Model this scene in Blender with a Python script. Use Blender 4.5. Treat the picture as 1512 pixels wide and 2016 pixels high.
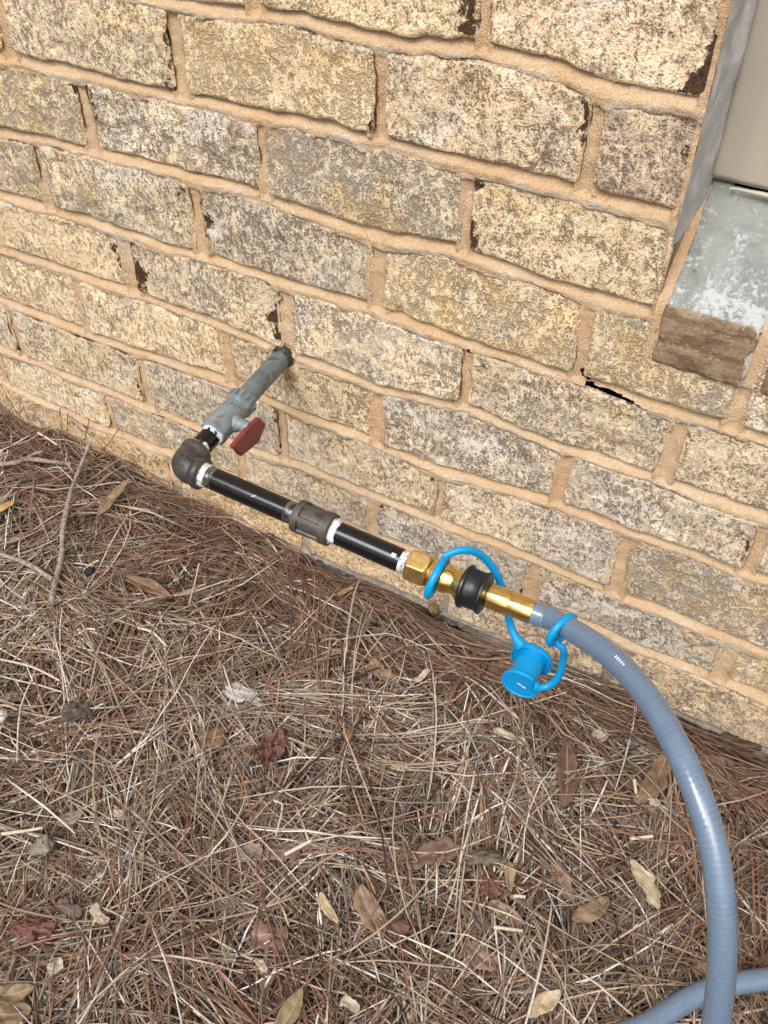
import bpy, math, random
import numpy as np
from mathutils import Vector

# ------------------------------------------------------------------ reset
for o in list(bpy.data.objects):
    bpy.data.objects.remove(o)
scene = bpy.context.scene
COL = scene.collection
random.seed(7)
RNG = np.random.default_rng(11)

# ------------------------------------------------------------------ camera
ZO = 0.66                                   # height of bed joint "0" above the soil
CAM_ROT = (0.7953748, -0.0074459, 0.5101323)
CAM_LOC = np.array([0.59316597, -0.67634159, 0.2488075 + ZO])
FPX = 1850.0                                # focal length for a 1512 px wide frame
cd = bpy.data.cameras.new('camera')
cam = bpy.data.objects.new('camera', cd)
COL.objects.link(cam)
cam.location = CAM_LOC
cam.rotation_euler = CAM_ROT
cd.sensor_fit = 'HORIZONTAL'
cd.sensor_width = 36.0
cd.lens = 36.0 * FPX / 1512.0
cd.clip_start = 0.02
cd.clip_end = 200.0
scene.camera = cam

# ------------------------------------------------------------------ sky, sun, exposure
SUN_ELEV, SUN_AZ = 52.0, -22.0              # azimuth measured from -Y (towards the wall) to +X
world = bpy.data.worlds.new('World')
scene.world = world
world.use_nodes = True
wn, wl = world.node_tree.nodes, world.node_tree.links
bg = wn['Background']
sky = wn.new('ShaderNodeTexSky')
sky.sky_type = 'NISHITA'
sky.sun_disc = False
sky.sun_elevation = math.radians(SUN_ELEV)
sky.sun_rotation = math.radians(180.0 + SUN_AZ)
sky.altitude = 0
sky.air_density = 1.0
sky.dust_density = 6.0
sky.ozone_density = 1.0
hs = wn.new('ShaderNodeHueSaturation')      # a thin white overcast: paler than a clear sky
hs.inputs['Saturation'].default_value = 0.6
wl.new(sky.outputs['Color'], hs.inputs['Color'])
wl.new(hs.outputs['Color'], bg.inputs['Color'])
bg.inputs['Strength'].default_value = 0.105

sd = bpy.data.lights.new('sun', 'SUN')
sun = bpy.data.objects.new('sun', sd)
COL.objects.link(sun)
sd.energy = 1.5
sd.angle = math.radians(28)
sd.color = (1.0, 0.955, 0.90)
el, az = math.radians(SUN_ELEV), math.radians(SUN_AZ)
sdir = Vector((math.sin(-az) * math.cos(el) * -1, -math.cos(az) * math.cos(el), math.sin(el)))   # towards the sun
sun.rotation_euler = sdir.to_track_quat('Z', 'Y').to_euler()
sun.location = (0, -3, 4)

vs = scene.view_settings
vs.view_transform = 'Standard'
vs.look = 'None'
vs.gamma = 1.0
vs.exposure = 0.68
vs.use_curve_mapping = False

# ------------------------------------------------------------------ numeric helpers
def rotm(rx, ry, rz):
    cx, sx, cy, sy, cz, sz = math.cos(rx), math.sin(rx), math.cos(ry), math.sin(ry), math.cos(rz), math.sin(rz)
    X = np.array([[1, 0, 0], [0, cx, -sx], [0, sx, cx]]); Y = np.array([[cy, 0, sy], [0, 1, 0], [-sy, 0, cy]])
    Z = np.array([[cz, -sz, 0], [sz, cz, 0], [0, 0, 1]])
    return Z @ Y @ X
CR = rotm(*CAM_ROT)
def ray(x, y):
    return CR @ np.array([(x - 756) / FPX, -(y - 1008) / FPX, -1.0])
def at_y(x, y, Y):                          # point of the photograph on a plane parallel to the wall
    d = ray(x, y); return CAM_LOC + d * ((Y - CAM_LOC[1]) / d[1])
def at_x(x, y, X):
    d = ray(x, y); return CAM_LOC + d * ((X - CAM_LOC[0]) / d[0])
def at_z(x, y, Z):                          # point of the photograph on level ground
    d = ray(x, y); return CAM_LOC + d * ((Z - CAM_LOC[2]) / d[2])

def _h(ix, iy, iz, seed):
    n = (ix.astype(np.int64) * 374761393 + iy.astype(np.int64) * 668265263 + iz.astype(np.int64) * 2147483647 + seed * 974711) & 0x7fffffff
    n = ((n ^ (n >> 13)) * 1274126177) & 0x7fffffff
    n = ((n ^ (n >> 15)) * 739981) & 0x7fffffff
    return (n & 0xffffff) / float(0xffffff) * 2 - 1
def noise(x, y, z=0.0, seed=0):
    x, y, z = np.broadcast_arrays(np.asarray(x, float), np.asarray(y, float), np.asarray(z, float))
    ix, iy, iz = np.floor(x), np.floor(y), np.floor(z)
    fx, fy, fz = x - ix, y - iy, z - iz
    fx, fy, fz = [t * t * (3 - 2 * t) for t in (fx, fy, fz)]
    r = 0
    for a in (0, 1):
        for b in (0, 1):
            for c in (0, 1):
                w = (fx if a else 1 - fx) * (fy if b else 1 - fy) * (fz if c else 1 - fz)
                r = r + w * _h(ix + a, iy + b, iz + c, seed)
    return r
def fbm(x, y, z=0.0, seed=0, octs=4, gain=0.5):
    s, a, f = 0, 1.0, 1.0
    for k in range(octs):
        s = s + a * noise(np.asarray(x) * f, np.asarray(y) * f, np.asarray(z) * f, seed + k * 17)
        a *= gain; f *= 2.03
    return s
def sstep(a, b, x):
    t = np.clip((x - a) / (b - a), 0, 1); return t * t * (3 - 2 * t)
def unit(v):
    v = np.asarray(v, float); return v / np.linalg.norm(v)
def catmull(P, n):
    P = np.asarray(P, float)
    Q = np.vstack([2 * P[0] - P[1], P, 2 * P[-1] - P[-2]])
    out = []
    for i in range(1, len(Q) - 2):
        t = np.linspace(0, 1, n, endpoint=False)[:, None]
        a, b, c, d = Q[i - 1], Q[i], Q[i + 1], Q[i + 2]
        out.append(.5 * (2 * b + (c - a) * t + (2 * a - 5 * b + 4 * c - d) * t ** 2 + (3 * b - a - 3 * c + d) * t ** 3))
    out.append(P[-1:])
    return np.vstack(out)
def resample(P, step):
    d = np.concatenate([[0], np.cumsum(np.linalg.norm(np.diff(P, axis=0), axis=1))])
    s = np.linspace(0, d[-1], max(3, int(d[-1] / step)))
    return np.stack([np.interp(s, d, P[:, k]) for k in range(3)], 1), s

# ------------------------------------------------------------------ object helpers
def tag(o, label=None, cat=None, group=None, kind=None):
    if label: o['label'] = label
    if cat: o['category'] = cat
    if group: o['group'] = group
    if kind: o['kind'] = kind
    return o
def thing(name, loc, label, cat, group=None):
    o = bpy.data.objects.new(name, None); COL.objects.link(o)
    o.empty_display_size = 0.02
    o.location = loc; o['base'] = [float(v) for v in loc]
    return tag(o, label, cat, group)
def base_of(o):
    return np.array(o['base']) if o is not None and 'base' in o else np.zeros(3)
def link(name, V, F, m, parent=None, smooth=True, sharp=None, attrs=None, base=None):
    """V in world coordinates; stored relative to base (or the parent's base)."""
    b = base_of(parent) if parent is not None else (np.asarray(base, float) if base is not None else np.zeros(3))
    V = np.asarray(V, float) - b
    me = bpy.data.meshes.new(name)
    if isinstance(F, np.ndarray):
        nv, nf, k = len(V), len(F), F.shape[1]
        me.vertices.add(nv); me.vertices.foreach_set('co', V.astype(np.float32).ravel())
        me.loops.add(nf * k); me.loops.foreach_set('vertex_index', F.astype(np.int32).ravel())
        me.polygons.add(nf); me.polygons.foreach_set('loop_start', np.arange(0, nf * k, k, dtype=np.int32))
        me.update(calc_edges=True)
    else:
        me.from_pydata([tuple(v) for v in V], [], F); me.update()
    me.polygons.foreach_set('use_smooth', np.full(len(me.polygons), smooth, dtype=bool))
    if sharp: me.set_sharp_from_angle(angle=math.radians(sharp))
    for an, (ty, arr) in (attrs or {}).items():
        a = me.attributes.new(an, ty, 'POINT')
        a.data.foreach_set('color' if ty == 'FLOAT_COLOR' else 'value', np.asarray(arr, np.float32).ravel())
    if m is not None: me.materials.append(m)
    o = bpy.data.objects.new(name, me); COL.objects.link(o)
    if parent is not None:
        o.parent = parent; o['base'] = [float(v) for v in b]
    else:
        o.location = b; o['base'] = [float(v) for v in b]
    return o
def strip_key():
    for o in bpy.data.objects:
        if 'base' in o: del o['base']
def grid_faces(nu, nv, closed_v=False, off=0):
    i = np.arange(nu - 1)[:, None]; j = np.arange(nv if closed_v else nv - 1)[None, :]
    j2 = (j + 1) % nv
    a = i * nv + j; b = (i + 1) * nv + j; c = (i + 1) * nv + j2; d = i * nv + j2
    return np.stack([a, d, c, b], -1).reshape(-1, 4) + off
def frame(a):
    a = unit(a); up = np.array([0, 0, 1.0]) if abs(a[2]) < .9 else np.array([0, 1.0, 0])
    s = unit(np.cross(a, up)); u = np.cross(s, a)
    return a, s, u
def lathe(p0, axis, prof, rf=None, n=48, caps=True):
    """prof: [(t, r)]; rf(theta, t, r) may modulate the radius."""
    a, s, u = frame(axis)
    th = np.linspace(0, 2 * math.pi, n, endpoint=False)
    V = []
    for t, r in prof:
        rr = rf(th, t, r) if rf else np.full(n, r)
        V.append(np.asarray(p0) + a * t + np.outer(np.cos(th) * rr, s) + np.outer(np.sin(th) * rr, u))
    V = np.vstack(V)
    F = grid_faces(len(prof), n, True).tolist()
    if caps:
        F.append(list(range(n))); F.append(list(range(len(V) - 1, len(V) - n - 1, -1)))
    return V, F
def sweep(P, rad, n=20, closed=False, caps=True, flat=1.0, up0=None):
    """tube along P; rad scalar or array; flat squashes the binormal direction."""
    P = np.asarray(P, float); m = len(P)
    T = np.gradient(P, axis=0)
    if closed: T = np.roll(P, -1, 0) - np.roll(P, 1, 0)
    T /= np.linalg.norm(T, axis=1)[:, None]
    u = np.array(up0, float) if up0 is not None else (np.array([0, 0, 1.0]) if abs(T[0][2]) < .9 else np.array([0, 1.0, 0]))
    rad = np.broadcast_to(rad, (m,))
    th = np.linspace(0, 2 * math.pi, n, endpoint=False)
    V = []
    for i in range(m):
        u = unit(u - T[i] * (u @ T[i])); b = np.cross(T[i], u)
        V.append(P[i] + rad[i] * (np.outer(np.cos(th), u) + flat * np.outer(np.sin(th), b)))
    V = np.vstack(V)
    F = grid_faces(m, n, True).tolist()
    if closed:
        o = (m - 1) * n
        for j in range(n): F.append([o + j, o + (j + 1) % n, (j + 1) % n, j])
    elif caps:
        F.append(list(range(n))); F.append(list(range(m * n - 1, m * n - n - 1, -1)))
    return V, F
def join(parts):
    V, F, o = [], [], 0
    for v, f in parts:
        V.append(np.asarray(v, float)); F += [[i + o for i in q] for q in f]; o += len(v)
    return np.vstack(V), F
def boxm(c, ax, ay, az, hx, hy, hz):
    c = np.asarray(c, float); V = []
    for i in (-1, 1):
        for j in (-1, 1):
            for k in (-1, 1): V.append(c + ax * hx * i + ay * hy * j + az * hz * k)
    return np.array(V), [[0, 1, 3, 2], [4, 6, 7, 5], [0, 4, 5, 1], [2, 3, 7, 6], [0, 2, 6, 4], [1, 5, 7, 3]]
def bevel(o, w, seg=2, ang=40):
    md = o.modifiers.new('bevel', 'BEVEL'); md.width = w; md.segments = seg; md.limit_method = 'ANGLE'; md.angle_limit = math.radians(ang)
    return o

# ------------------------------------------------------------------ materials
class NT:
    def __init__(s, name):
        s.m = bpy.data.materials.new(name); s.m.use_nodes = True
        s.t = s.m.node_tree; s.n = s.t.nodes; s.b = s.n['Principled BSDF']
    def new(s, ty, **kw):
        n = s.n.new(ty)
        for k, v in kw.items(): setattr(n, k, v)
        return n
    def put(s, sock, v):
        if hasattr(v, 'node'): s.t.links.new(v, sock)
        elif isinstance(v, (tuple, list)) and len(v) == 3 and sock.type == 'RGBA': sock.default_value = (*v, 1)
        else: sock.default_value = v
    def noise(s, vec, scale, detail=4, rough=.55, dist=0.0):
        n = s.new('ShaderNodeTexNoise'); s.put(n.inputs['Vector'], vec)
        n.inputs['Scale'].default_value = scale; n.inputs['Detail'].default_value = detail
        n.inputs['Roughness'].default_value = rough; n.inputs['Distortion'].default_value = dist
        return n.outputs['Fac']
    def voro(s, vec, scale, feat='F1', out='Distance'):
        n = s.new('ShaderNodeTexVoronoi', feature=feat); s.put(n.inputs['Vector'], vec); n.inputs['Scale'].default_value = scale
        return n.outputs[out]
    def ramp(s, f, a, b, lo=0.0, hi=1.0):
        n = s.new('ShaderNodeMapRange', interpolation_type='SMOOTHSTEP'); s.put(n.inputs[0], f)
        for k, v in zip((1, 2, 3, 4), (a, b, lo, hi)): s.put(n.inputs[k], v)
        return n.outputs[0]
    def math(s, op, a, b=0.0):
        n = s.new('ShaderNodeMath', operation=op); s.put(n.inputs[0], a); s.put(n.inputs[1], b); return n.outputs[0]
    def mix(s, f, a, b, mode='MIX'):
        n = s.new('ShaderNodeMix', data_type='RGBA', blend_type=mode)
        s.put(n.inputs[0], f); s.put(n.inputs[6], a); s.put(n.inputs[7], b); return n.outputs[2]
    def pos(s, scale=None, rnd=False):
        g = s.new('ShaderNodeNewGeometry').outputs['Position']
        if rnd:
            oi = s.new('ShaderNodeObjectInfo').outputs['Random']
            mm = s.new('ShaderNodeVectorMath', operation='MULTIPLY_ADD')
            cx = s.new('ShaderNodeCombineXYZ')
            for k, f in enumerate((37.0, 11.0, 53.0)): s.put(cx.inputs[k], s.math('MULTIPLY', oi, f))
            mm.inputs[1].default_value = (1, 1, 1)
            s.put(mm.inputs[0], g); s.put(mm.inputs[2], cx.outputs[0]); g = mm.outputs[0]
        if scale:
            v = s.new('ShaderNodeVectorMath', operation='MULTIPLY'); s.put(v.inputs[0], g); v.inputs[1].default_value = scale; g = v.outputs[0]
        return g
    def attr(s, name, out='Fac'):
        return s.new('ShaderNodeAttribute', attribute_name=name).outputs[out]
    def bump(s, h, strength, dist=0.002, prev=None):
        n = s.new('ShaderNodeBump'); s.put(n.inputs['Height'], h); n.inputs['Strength'].default_value = strength; n.inputs['Distance'].default_value = dist
        if prev is not None: s.put(n.inputs['Normal'], prev)
        return n.outputs[0]
    def done(s, col=None, rough=None, normal=None, **kw):
        if col is not None: s.put(s.b.inputs['Base Color'], col)
        if rough is not None: s.put(s.b.inputs['Roughness'], rough)
        if normal is not None: s.put(s.b.inputs['Normal'], normal)
        for k, v in kw.items(): s.put(s.b.inputs[k.replace('_', ' ')], v)
        return s.m

def mat_brick():
    t = NT('brick_slurry')
    p = t.pos(rnd=True); pv = t.pos((1.0, 1.0, 0.68), rnd=True)
    oi = t.new('ShaderNodeObjectInfo'); rn = oi.outputs['Random']
    r2 = t.math('FRACT', t.math('MULTIPLY', rn, 7.31)); r3 = t.math('FRACT', t.math('MULTIPLY', rn, 23.7))
    big = t.noise(p, 13, 6, .68, .5); mid = t.noise(p, 46, 6, .72, 1.1); fine = t.noise(pv, 250, 4, .7, .3); grit = t.noise(p, 560, 2, .6)
    bs = t.math('ADD', big, t.math('MULTIPLY', t.math('SUBTRACT', rn, .5), .34))
    c = t.mix(t.ramp(bs, .38, .60), (.665, .525, .335), (.485, .425, .345))
    c = t.mix(t.ramp(mid, .47, .63, 0, .7), c, (.80, .67, .46))
    c = t.mix(t.ramp(t.noise(p, 34, 6, .75, .8), .57, .68, 0, .5), c, (.33, .265, .19))
    yel = t.math('ADD', t.noise(p, 20, 4, .65, 1.5), t.math('MULTIPLY', t.math('SUBTRACT', r2, .5), .14))
    c = t.mix(t.ramp(yel, .56, .66, 0, .55), c, (.70, .50, .23))
    lim = t.math('ADD', t.noise(t.pos((.7, 1, 1.3), rnd=True), 15, 6, .75, .6), t.math('MULTIPLY', t.math('SUBTRACT', r3, .5), .26))
    c = t.mix(t.ramp(lim, .58, .70, 0, .7), c, (.80, .77, .70))
    # open pits and grains in the slurry
    spk = t.math('ADD', t.math('MULTIPLY', fine, .62), t.math('MULTIPLY', grit, .38))
    spk = t.math('ADD', spk, t.math('MULTIPLY', t.math('SUBTRACT', mid, .5), .26))
    clus = t.math('ADD', t.noise(p, 21, 5, .7, .9), t.math('MULTIPLY', t.math('SUBTRACT', r2, .66), .20))
    pit = t.math('SUBTRACT', spk, t.math('MULTIPLY', t.math('SUBTRACT', clus, .5), .36))
    # chalky areas where the wash lies thick and smooth, worn areas where the body shows
    chalk = t.ramp(t.math('ADD', t.noise(t.pos((.8, 1, 1.2), rnd=True), 13, 4, .6, .8), t.math('MULTIPLY', t.math('SUBTRACT', r2, .5), .25)), .60, .44)
    c = t.mix(t.math('MULTIPLY', t.ramp(pit, .455, .41, 0, .75), t.ramp(chalk, 0, 1, .3, 1)), c, (.215, .15, .092))
    worn = t.ramp(t.math('ADD', t.noise(p, 30, 7, .78, .7), t.math('MULTIPLY', t.math('SUBTRACT', r3, .6), .17)), .59, .63, 0, .74)
    c = t.mix(worn, c, (.22, .155, .10))
    c = t.mix(t.math('MULTIPLY', t.ramp(spk, .487, .44, 0, .55), t.ramp(chalk, 0, 1, .35, 1)), c, (.34, .28, .21))
    c = t.mix(t.math('MULTIPLY', t.ramp(spk, .53, .575, 0, .66), t.ramp(chalk, 0, 1, .45, 1)), c, (.90, .80, .62))
    # bare brown body where the slurry missed: mostly at the ends
    de = t.attr('de'); chipn = t.noise(p, 75, 7, .75, .6)
    endm = t.ramp(de, .019, .001, 0, .27)
    amt = t.math('MULTIPLY', oi.outputs['Alpha'], endm)
    chip = t.ramp(t.math('ADD', chipn, amt), .675, .70)
    chip2 = t.ramp(t.math('ADD', t.noise(p, 62, 8, .8, 1.0), t.math('MULTIPLY', t.math('SUBTRACT', r3, .6), .08)), .68, .71, 0, .9)
    c = t.mix(chip2, c, (.14, .085, .045))
    c = t.mix(chip, c, (.075, .042, .026))
    # mortar skim over the arrises
    dt = t.attr('dt'); ee = t.attr('ee')
    sm = t.math('ADD', t.noise(p, 26, 6, .7), t.ramp(dt, .013, .0, 0, .30))
    c = t.mix(t.ramp(sm, .76, .86, 0, .8), c, (.56, .535, .49))
    sk = t.math('ADD', t.noise(p, 31, 6, .75, .4), t.ramp(ee, .007, .0, 0, .30))
    c = t.mix(t.ramp(sk, .70, .80, 0, .85), c, (.66, .50, .33))
    ln = t.math('ADD', t.noise(p, 30, 5, .6), t.ramp(dt, .0045, .0, 0, .2))
    c = t.mix(t.ramp(ln, .755, .785, 0, .85), c, (.13, .10, .10))
    c = t.mix(1.0, c, oi.outputs['Color'], 'MULTIPLY')
    dv = t.new('ShaderNodeVectorMath', operation='DISTANCE')             # rust wept from the pipe's hole
    sv = t.new('ShaderNodeVectorMath', operation='MULTIPLY'); t.put(sv.inputs[0], t.pos()); sv.inputs[1].default_value = (1.35, 0, .8)
    t.put(dv.inputs[0], sv.outputs[0]); dv.inputs[1].default_value = (.1035 * 1.35, 0, (ZO - .364) * .8)
    rs_ = t.math('ADD', t.ramp(dv.outputs['Value'], .028, .004, -.25, .25), t.noise(t.pos(), 80, 5, .7))
    c = t.mix(t.ramp(rs_, .55, .70, 0, .75), c, (.40, .215, .06))
    h = t.math('ADD', t.math('MULTIPLY', t.ramp(pit, .40, .50), .35), t.math('MULTIPLY', spk, 1.1)); h = t.math('ADD', h, t.math('MULTIPLY', mid, .5))
    n1 = t.bump(h, 1.0, .0034); n2 = t.bump(chip, -.7, .0015, n1)
    return t.done(c, .93, n2, Specular_IOR_Level=.25)
def mat_mortar():
    t = NT('mortar_sand')
    p = t.pos(); s = t.attr('s')
    big = t.noise(p, 16, 4, .6, .3); sand = t.noise(p, 620, 3, .7); mid = t.noise(p, 110, 4, .6)
    c = t.mix(t.ramp(big, .35, .65), (.65, .44, .255), (.68, .51, .335))
    c = t.mix(t.ramp(mid, .5, .75, 0, .4), c, (.76, .585, .39))
    lime_lit = t.math('ADD', t.noise(p, 24, 5, .65, .4), t.ramp(s, .2, -.9, -.10, .10))  # lime smears, plus top light painted as paleness low in the joint
    c = t.mix(t.ramp(lime_lit, .50, .68, 0, .75), c, (.76, .66, .52))
    c = t.mix(t.ramp(lime_lit, .64, .72, 0, .6), c, (.50, .49, .47))
    c = t.mix(t.ramp(sand, .44, .36, 0, .40), c, (.38, .23, .115))
    c = t.mix(t.ramp(sand, .56, .66, 0, .5), c, (.82, .68, .48))
    c = t.mix(t.ramp(t.noise(p, 170, 2, .5), .74, .78, 0, .8), c, (.10, .06, .035))
    low = t.attr('low')                                    # splash line next to the soil
    c = t.mix(t.math('MULTIPLY', low, t.ramp(mid, .3, .6, .5, 1)), c, (.30, .285, .26))
    n1 = t.bump(t.math('ADD', sand, t.math('MULTIPLY', mid, .9)), 1.0, .0030)
    return t.done(c, .95, n1, Specular_IOR_Level=.2)
def mat_far_wall():
    t = NT('far_brickwork')
    g = t.new('ShaderNodeNewGeometry').outputs['Position']; sp = t.new('ShaderNodeSeparateXYZ'); t.put(sp.inputs[0], g)
    cx = t.new('ShaderNodeCombineXYZ'); t.put(cx.inputs[0], sp.outputs[0]); t.put(cx.inputs[1], sp.outputs[2])
    b = t.new('ShaderNodeTexBrick'); t.put(b.inputs['Vector'], cx.outputs[0]); b.inputs['Scale'].default_value = 1
    b.inputs['Brick Width'].default_value = .2032; b.inputs['Row Height'].default_value = .0806; b.inputs['Mortar Size'].default_value = .006
    b.inputs['Color1'].default_value = (.42, .33, .2, 1); b.inputs['Color2'].default_value = (.34, .28, .19, 1); b.inputs['Mortar'].default_value = (.5, .33, .16, 1)
    c = t.mix(t.ramp(t.noise(g, 60, 6, .7), .35, .65, 0, .5), b.outputs['Color'], (.55, .45, .29))
    return t.done(c, .95, t.bump(b.outputs['Fac'], -.6, .006))
def mat_sill():
    t = NT('sill_brick_face')
    p = t.pos(rnd=True); up = t.attr('top')
    big = t.noise(p, 24, 5, .65, .5); fine = t.noise(p, 260, 5, .75)
    top = t.mix(t.ramp(big, .38, .62), (.25, .275, .255), (.37, .39, .375))
    eff = t.math('ADD', t.math('MULTIPLY', t.noise(p, 40, 6, .8, .5), .6), t.math('MULTIPLY', fine, .4))
    eff = t.math('ADD', eff, t.ramp(t.attr('sl'), .3, 1.0, -.045, .03))
    top = t.mix(t.ramp(eff, .49, .58, 0, .85), top, (.60, .64, .66))
    top = t.mix(t.ramp(t.noise(p, 75, 5, .7), .63, .70, 0, .8), top, (.20, .12, .09))
    ps = t.pos((.5, 1, 1.7), rnd=True)
    st = t.noise(ps, 55, 5, .6, .3)
    fr = t.mix(t.ramp(st, .38, .62), (.20, .13, .075), (.38, .285, .185))
    fr = t.mix(t.ramp(t.noise(t.pos((.4, 1, 1.6), rnd=True), 90, 4, .7), .58, .66, 0, .8), fr, (.48, .39, .24))
    fr = t.mix(t.ramp(fine, .46, .38, 0, .6), fr, (.13, .085, .05))
    fr = t.mix(t.ramp(fine, .56, .64, 0, .5), fr, (.56, .45, .30))
    fr = t.mix(t.ramp(t.math('ADD', t.noise(p, 50, 5, .7), t.ramp(t.attr('de'), .018, .0, 0, .3)), .74, .78), fr, (.60, .55, .47))
    c = t.mix(up, fr, top)
    return t.done(c, .9, t.bump(t.math('ADD', fine, big), 1.0, .0032), Specular_IOR_Level=.3)
def mat_plain(name, col, rough=.5, metal=0.0, var=.0, scale=80, bump=0.0, bscale=400, col2=None, thr=(.5, .7), amt=1.0, coat=0.0, spec=.5):
    t = NT(name); p = t.pos(rnd=True)
    c = col
    if col2: c = t.mix(t.ramp(t.noise(p, scale, 5, .65, .4), thr[0], thr[1], 0, amt), col, col2)
    if var:
        v = t.noise(p, scale * .6, 4, .6)
        c = t.mix(1.0, c, t.mix(t.ramp(v, .3, .7), (1 - var,) * 3, (1 + var,) * 3), 'MULTIPLY')
    nrm = t.bump(t.noise(p, bscale, 4, .6), bump, .0006) if bump else None
    rr = t.ramp(t.noise(p, scale * 2, 4, .6), .3, .7, rough * .8, min(1, rough * 1.25))
    return t.done(c, rr, nrm, Metallic=metal, Coat_Weight=coat, Coat_Roughness=.15, Specular_IOR_Level=spec)

M = {}
M['brick'] = mat_brick(); M['mortar'] = mat_mortar(); M['far'] = mat_far_wall(); M['sill'] = mat_sill()
M['caulk'] = mat_plain('grey_caulk', (.36, .365, .36), .8, var=.2, col2=(.48, .47, .45), scale=38, thr=(.48, .62), bump=.9, bscale=150)
M['panel'] = mat_plain('beige_paint', (.40, .365, .30), .45, var=.05, scale=14, col2=(.30, .275, .23), thr=(.5, .8), amt=.45, bump=.12, bscale=60)
M['gap'] = mat_plain('dark_cavity', (.012, .010, .009), .9)

# ------------------------------------------------------------------ wall layout (metres, measured along the wall)
PITCH = 0.2035
# bed joints: x, z (z relative to joint 0)
BED = {
 0: [(.043, -.0031), (.144, .0039), (.211, -.0006), (.296, .0063), (.361, .0027), (.40, -.0034)],
 1: [(-.223, -.0870), (-.102, -.0848), (.002, -.0826), (.139, -.08), (.211, -.0781), (.28, -.0788), (.373, -.0823)],
 2: [(-.253, -.1693), (-.13, -.1618), (.064, -.1562), (.134, -.163), (.213, -.1666), (.289, -.159), (.386, -.1674)],
 3: [(-.283, -.2469), (-.203, -.2467), (-.008, -.2451), (.129, -.2458), (.207, -.2444), (.306, -.2476), (.398, -.2504)],
 4: [(-.311, -.3216), (-.183, -.3218), (-.099, -.32), (.124, -.3301), (.211, -.334), (.311, -.3214), (.41, -.33)],
 5: [(-.342, -.4012), (-.182, -.4054), (.009, -.40), (.119, -.4098), (.212, -.4109), (.287, -.415), (.42, -.402)],
 6: [(-.374, -.4859), (-.188, -.4885), (-.004, -.4926), (.114, -.4878), (.207, -.4919), (.374, -.4888), (.468, -.4941)],
 7: [(-.399, -.5509), (-.325, -.5577), (-.229, -.5622), (-.094, -.5553), (.042, -.5539), (.077, -.555), (.472, -.5577), (.528, -.5614), (.6, -.5608), (.67, -.5629)],
 8: [(-.4, -.637), (.105, -.637), (.296, -.640), (.607, -.6420), (.689, -.640)],
}
for k in range(1, 5): BED[-k] = [(0.0, .0815 * k)]
HEAD = {
 -1: [.2991], 0: [-.2065, .0065, .2139, .3936], 1: [-.1203, .0909, .2959], 2: [-.2039, .0038, .211, .4145],
 3: [-.1024, .1052, .3083, .5106], 4: [-.1929, .0196, .2121, .419, .6059], 5: [-.3289, -.1159, .0858, .289, .4938, .70],
 6: [-.3853, -.1922, .0186, .2071, .4079, .6193], 7: [-.3054, -.1, .106, .307, .51, .713],
 -2: [.2], -3: [.3], -4: [.2]}
X0, X1 = -.95, 1.25
EDGE = .4686                                # right-hand arris of the wall at the opening
SILL_Z = -.2085
for r in HEAD:
    h = sorted(HEAD[r])
    while h[0] > X0: h.insert(0, h[0] - PITCH)
    while h[-1] < X1: h.append(h[-1] + PITCH)
    if r <= 1: h = [v for v in h if v < EDGE - .03] + [EDGE + .005]
    if r == 2: h = [v for v in h if v <= .42] + [.552, .76, .96, 1.17, 1.37]
    HEAD[r] = h
def zc(j, x):
    p = BED[j]; x = np.asarray(x, float)
    return np.interp(x, [a for a, b in p], [b for a, b in p]) + .0016 * noise(x * 22, j * 7.3, seed=3) + .0009 * noise(x * 70, j * 3.1, seed=4)
def hth(j, x):                               # half thickness, lower side and upper side vary separately
    x = np.asarray(x, float)
    lo = .0066 + .0022 * noise(x * 16, j * 5.7, seed=8) + .0011 * noise(x * 55, j * 9.1, seed=9)
    hi = .0066 + .0026 * noise(x * 13, j * 4.9, seed=18) + .0012 * noise(x * 60, j * 2.3, seed=19)
    return np.clip(lo, .003, .011), np.clip(hi, .003, .012)
def hwid(hx):                                # half width of a head joint
    return .0050 + .0017 * float(noise(hx * 37.0, 2.7, seed=23))

# missing mortar: (x, z, radius x, radius z)
def wall_pt(x, y): q = at_y(x, y, 0); return q[0], q[2] - ZO
HOLES = []
a, b = wall_pt(1151, 739); HOLES.append((a, b, .0058, .0062))
a, b = wall_pt(921, 694); HOLES.append((a, b, .0024, .0034))
CRACK = (wall_pt(1152, 745)[0], wall_pt(1278, 795)[0])         # mortar gone along the lower arris of bed 3

# ------------------------------------------------------------------ brick wall
wall = thing('brick_wall', (0, 0, 0), 'buff slurry-coated brick house wall with thick sandy mortar joints', 'wall')

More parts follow.
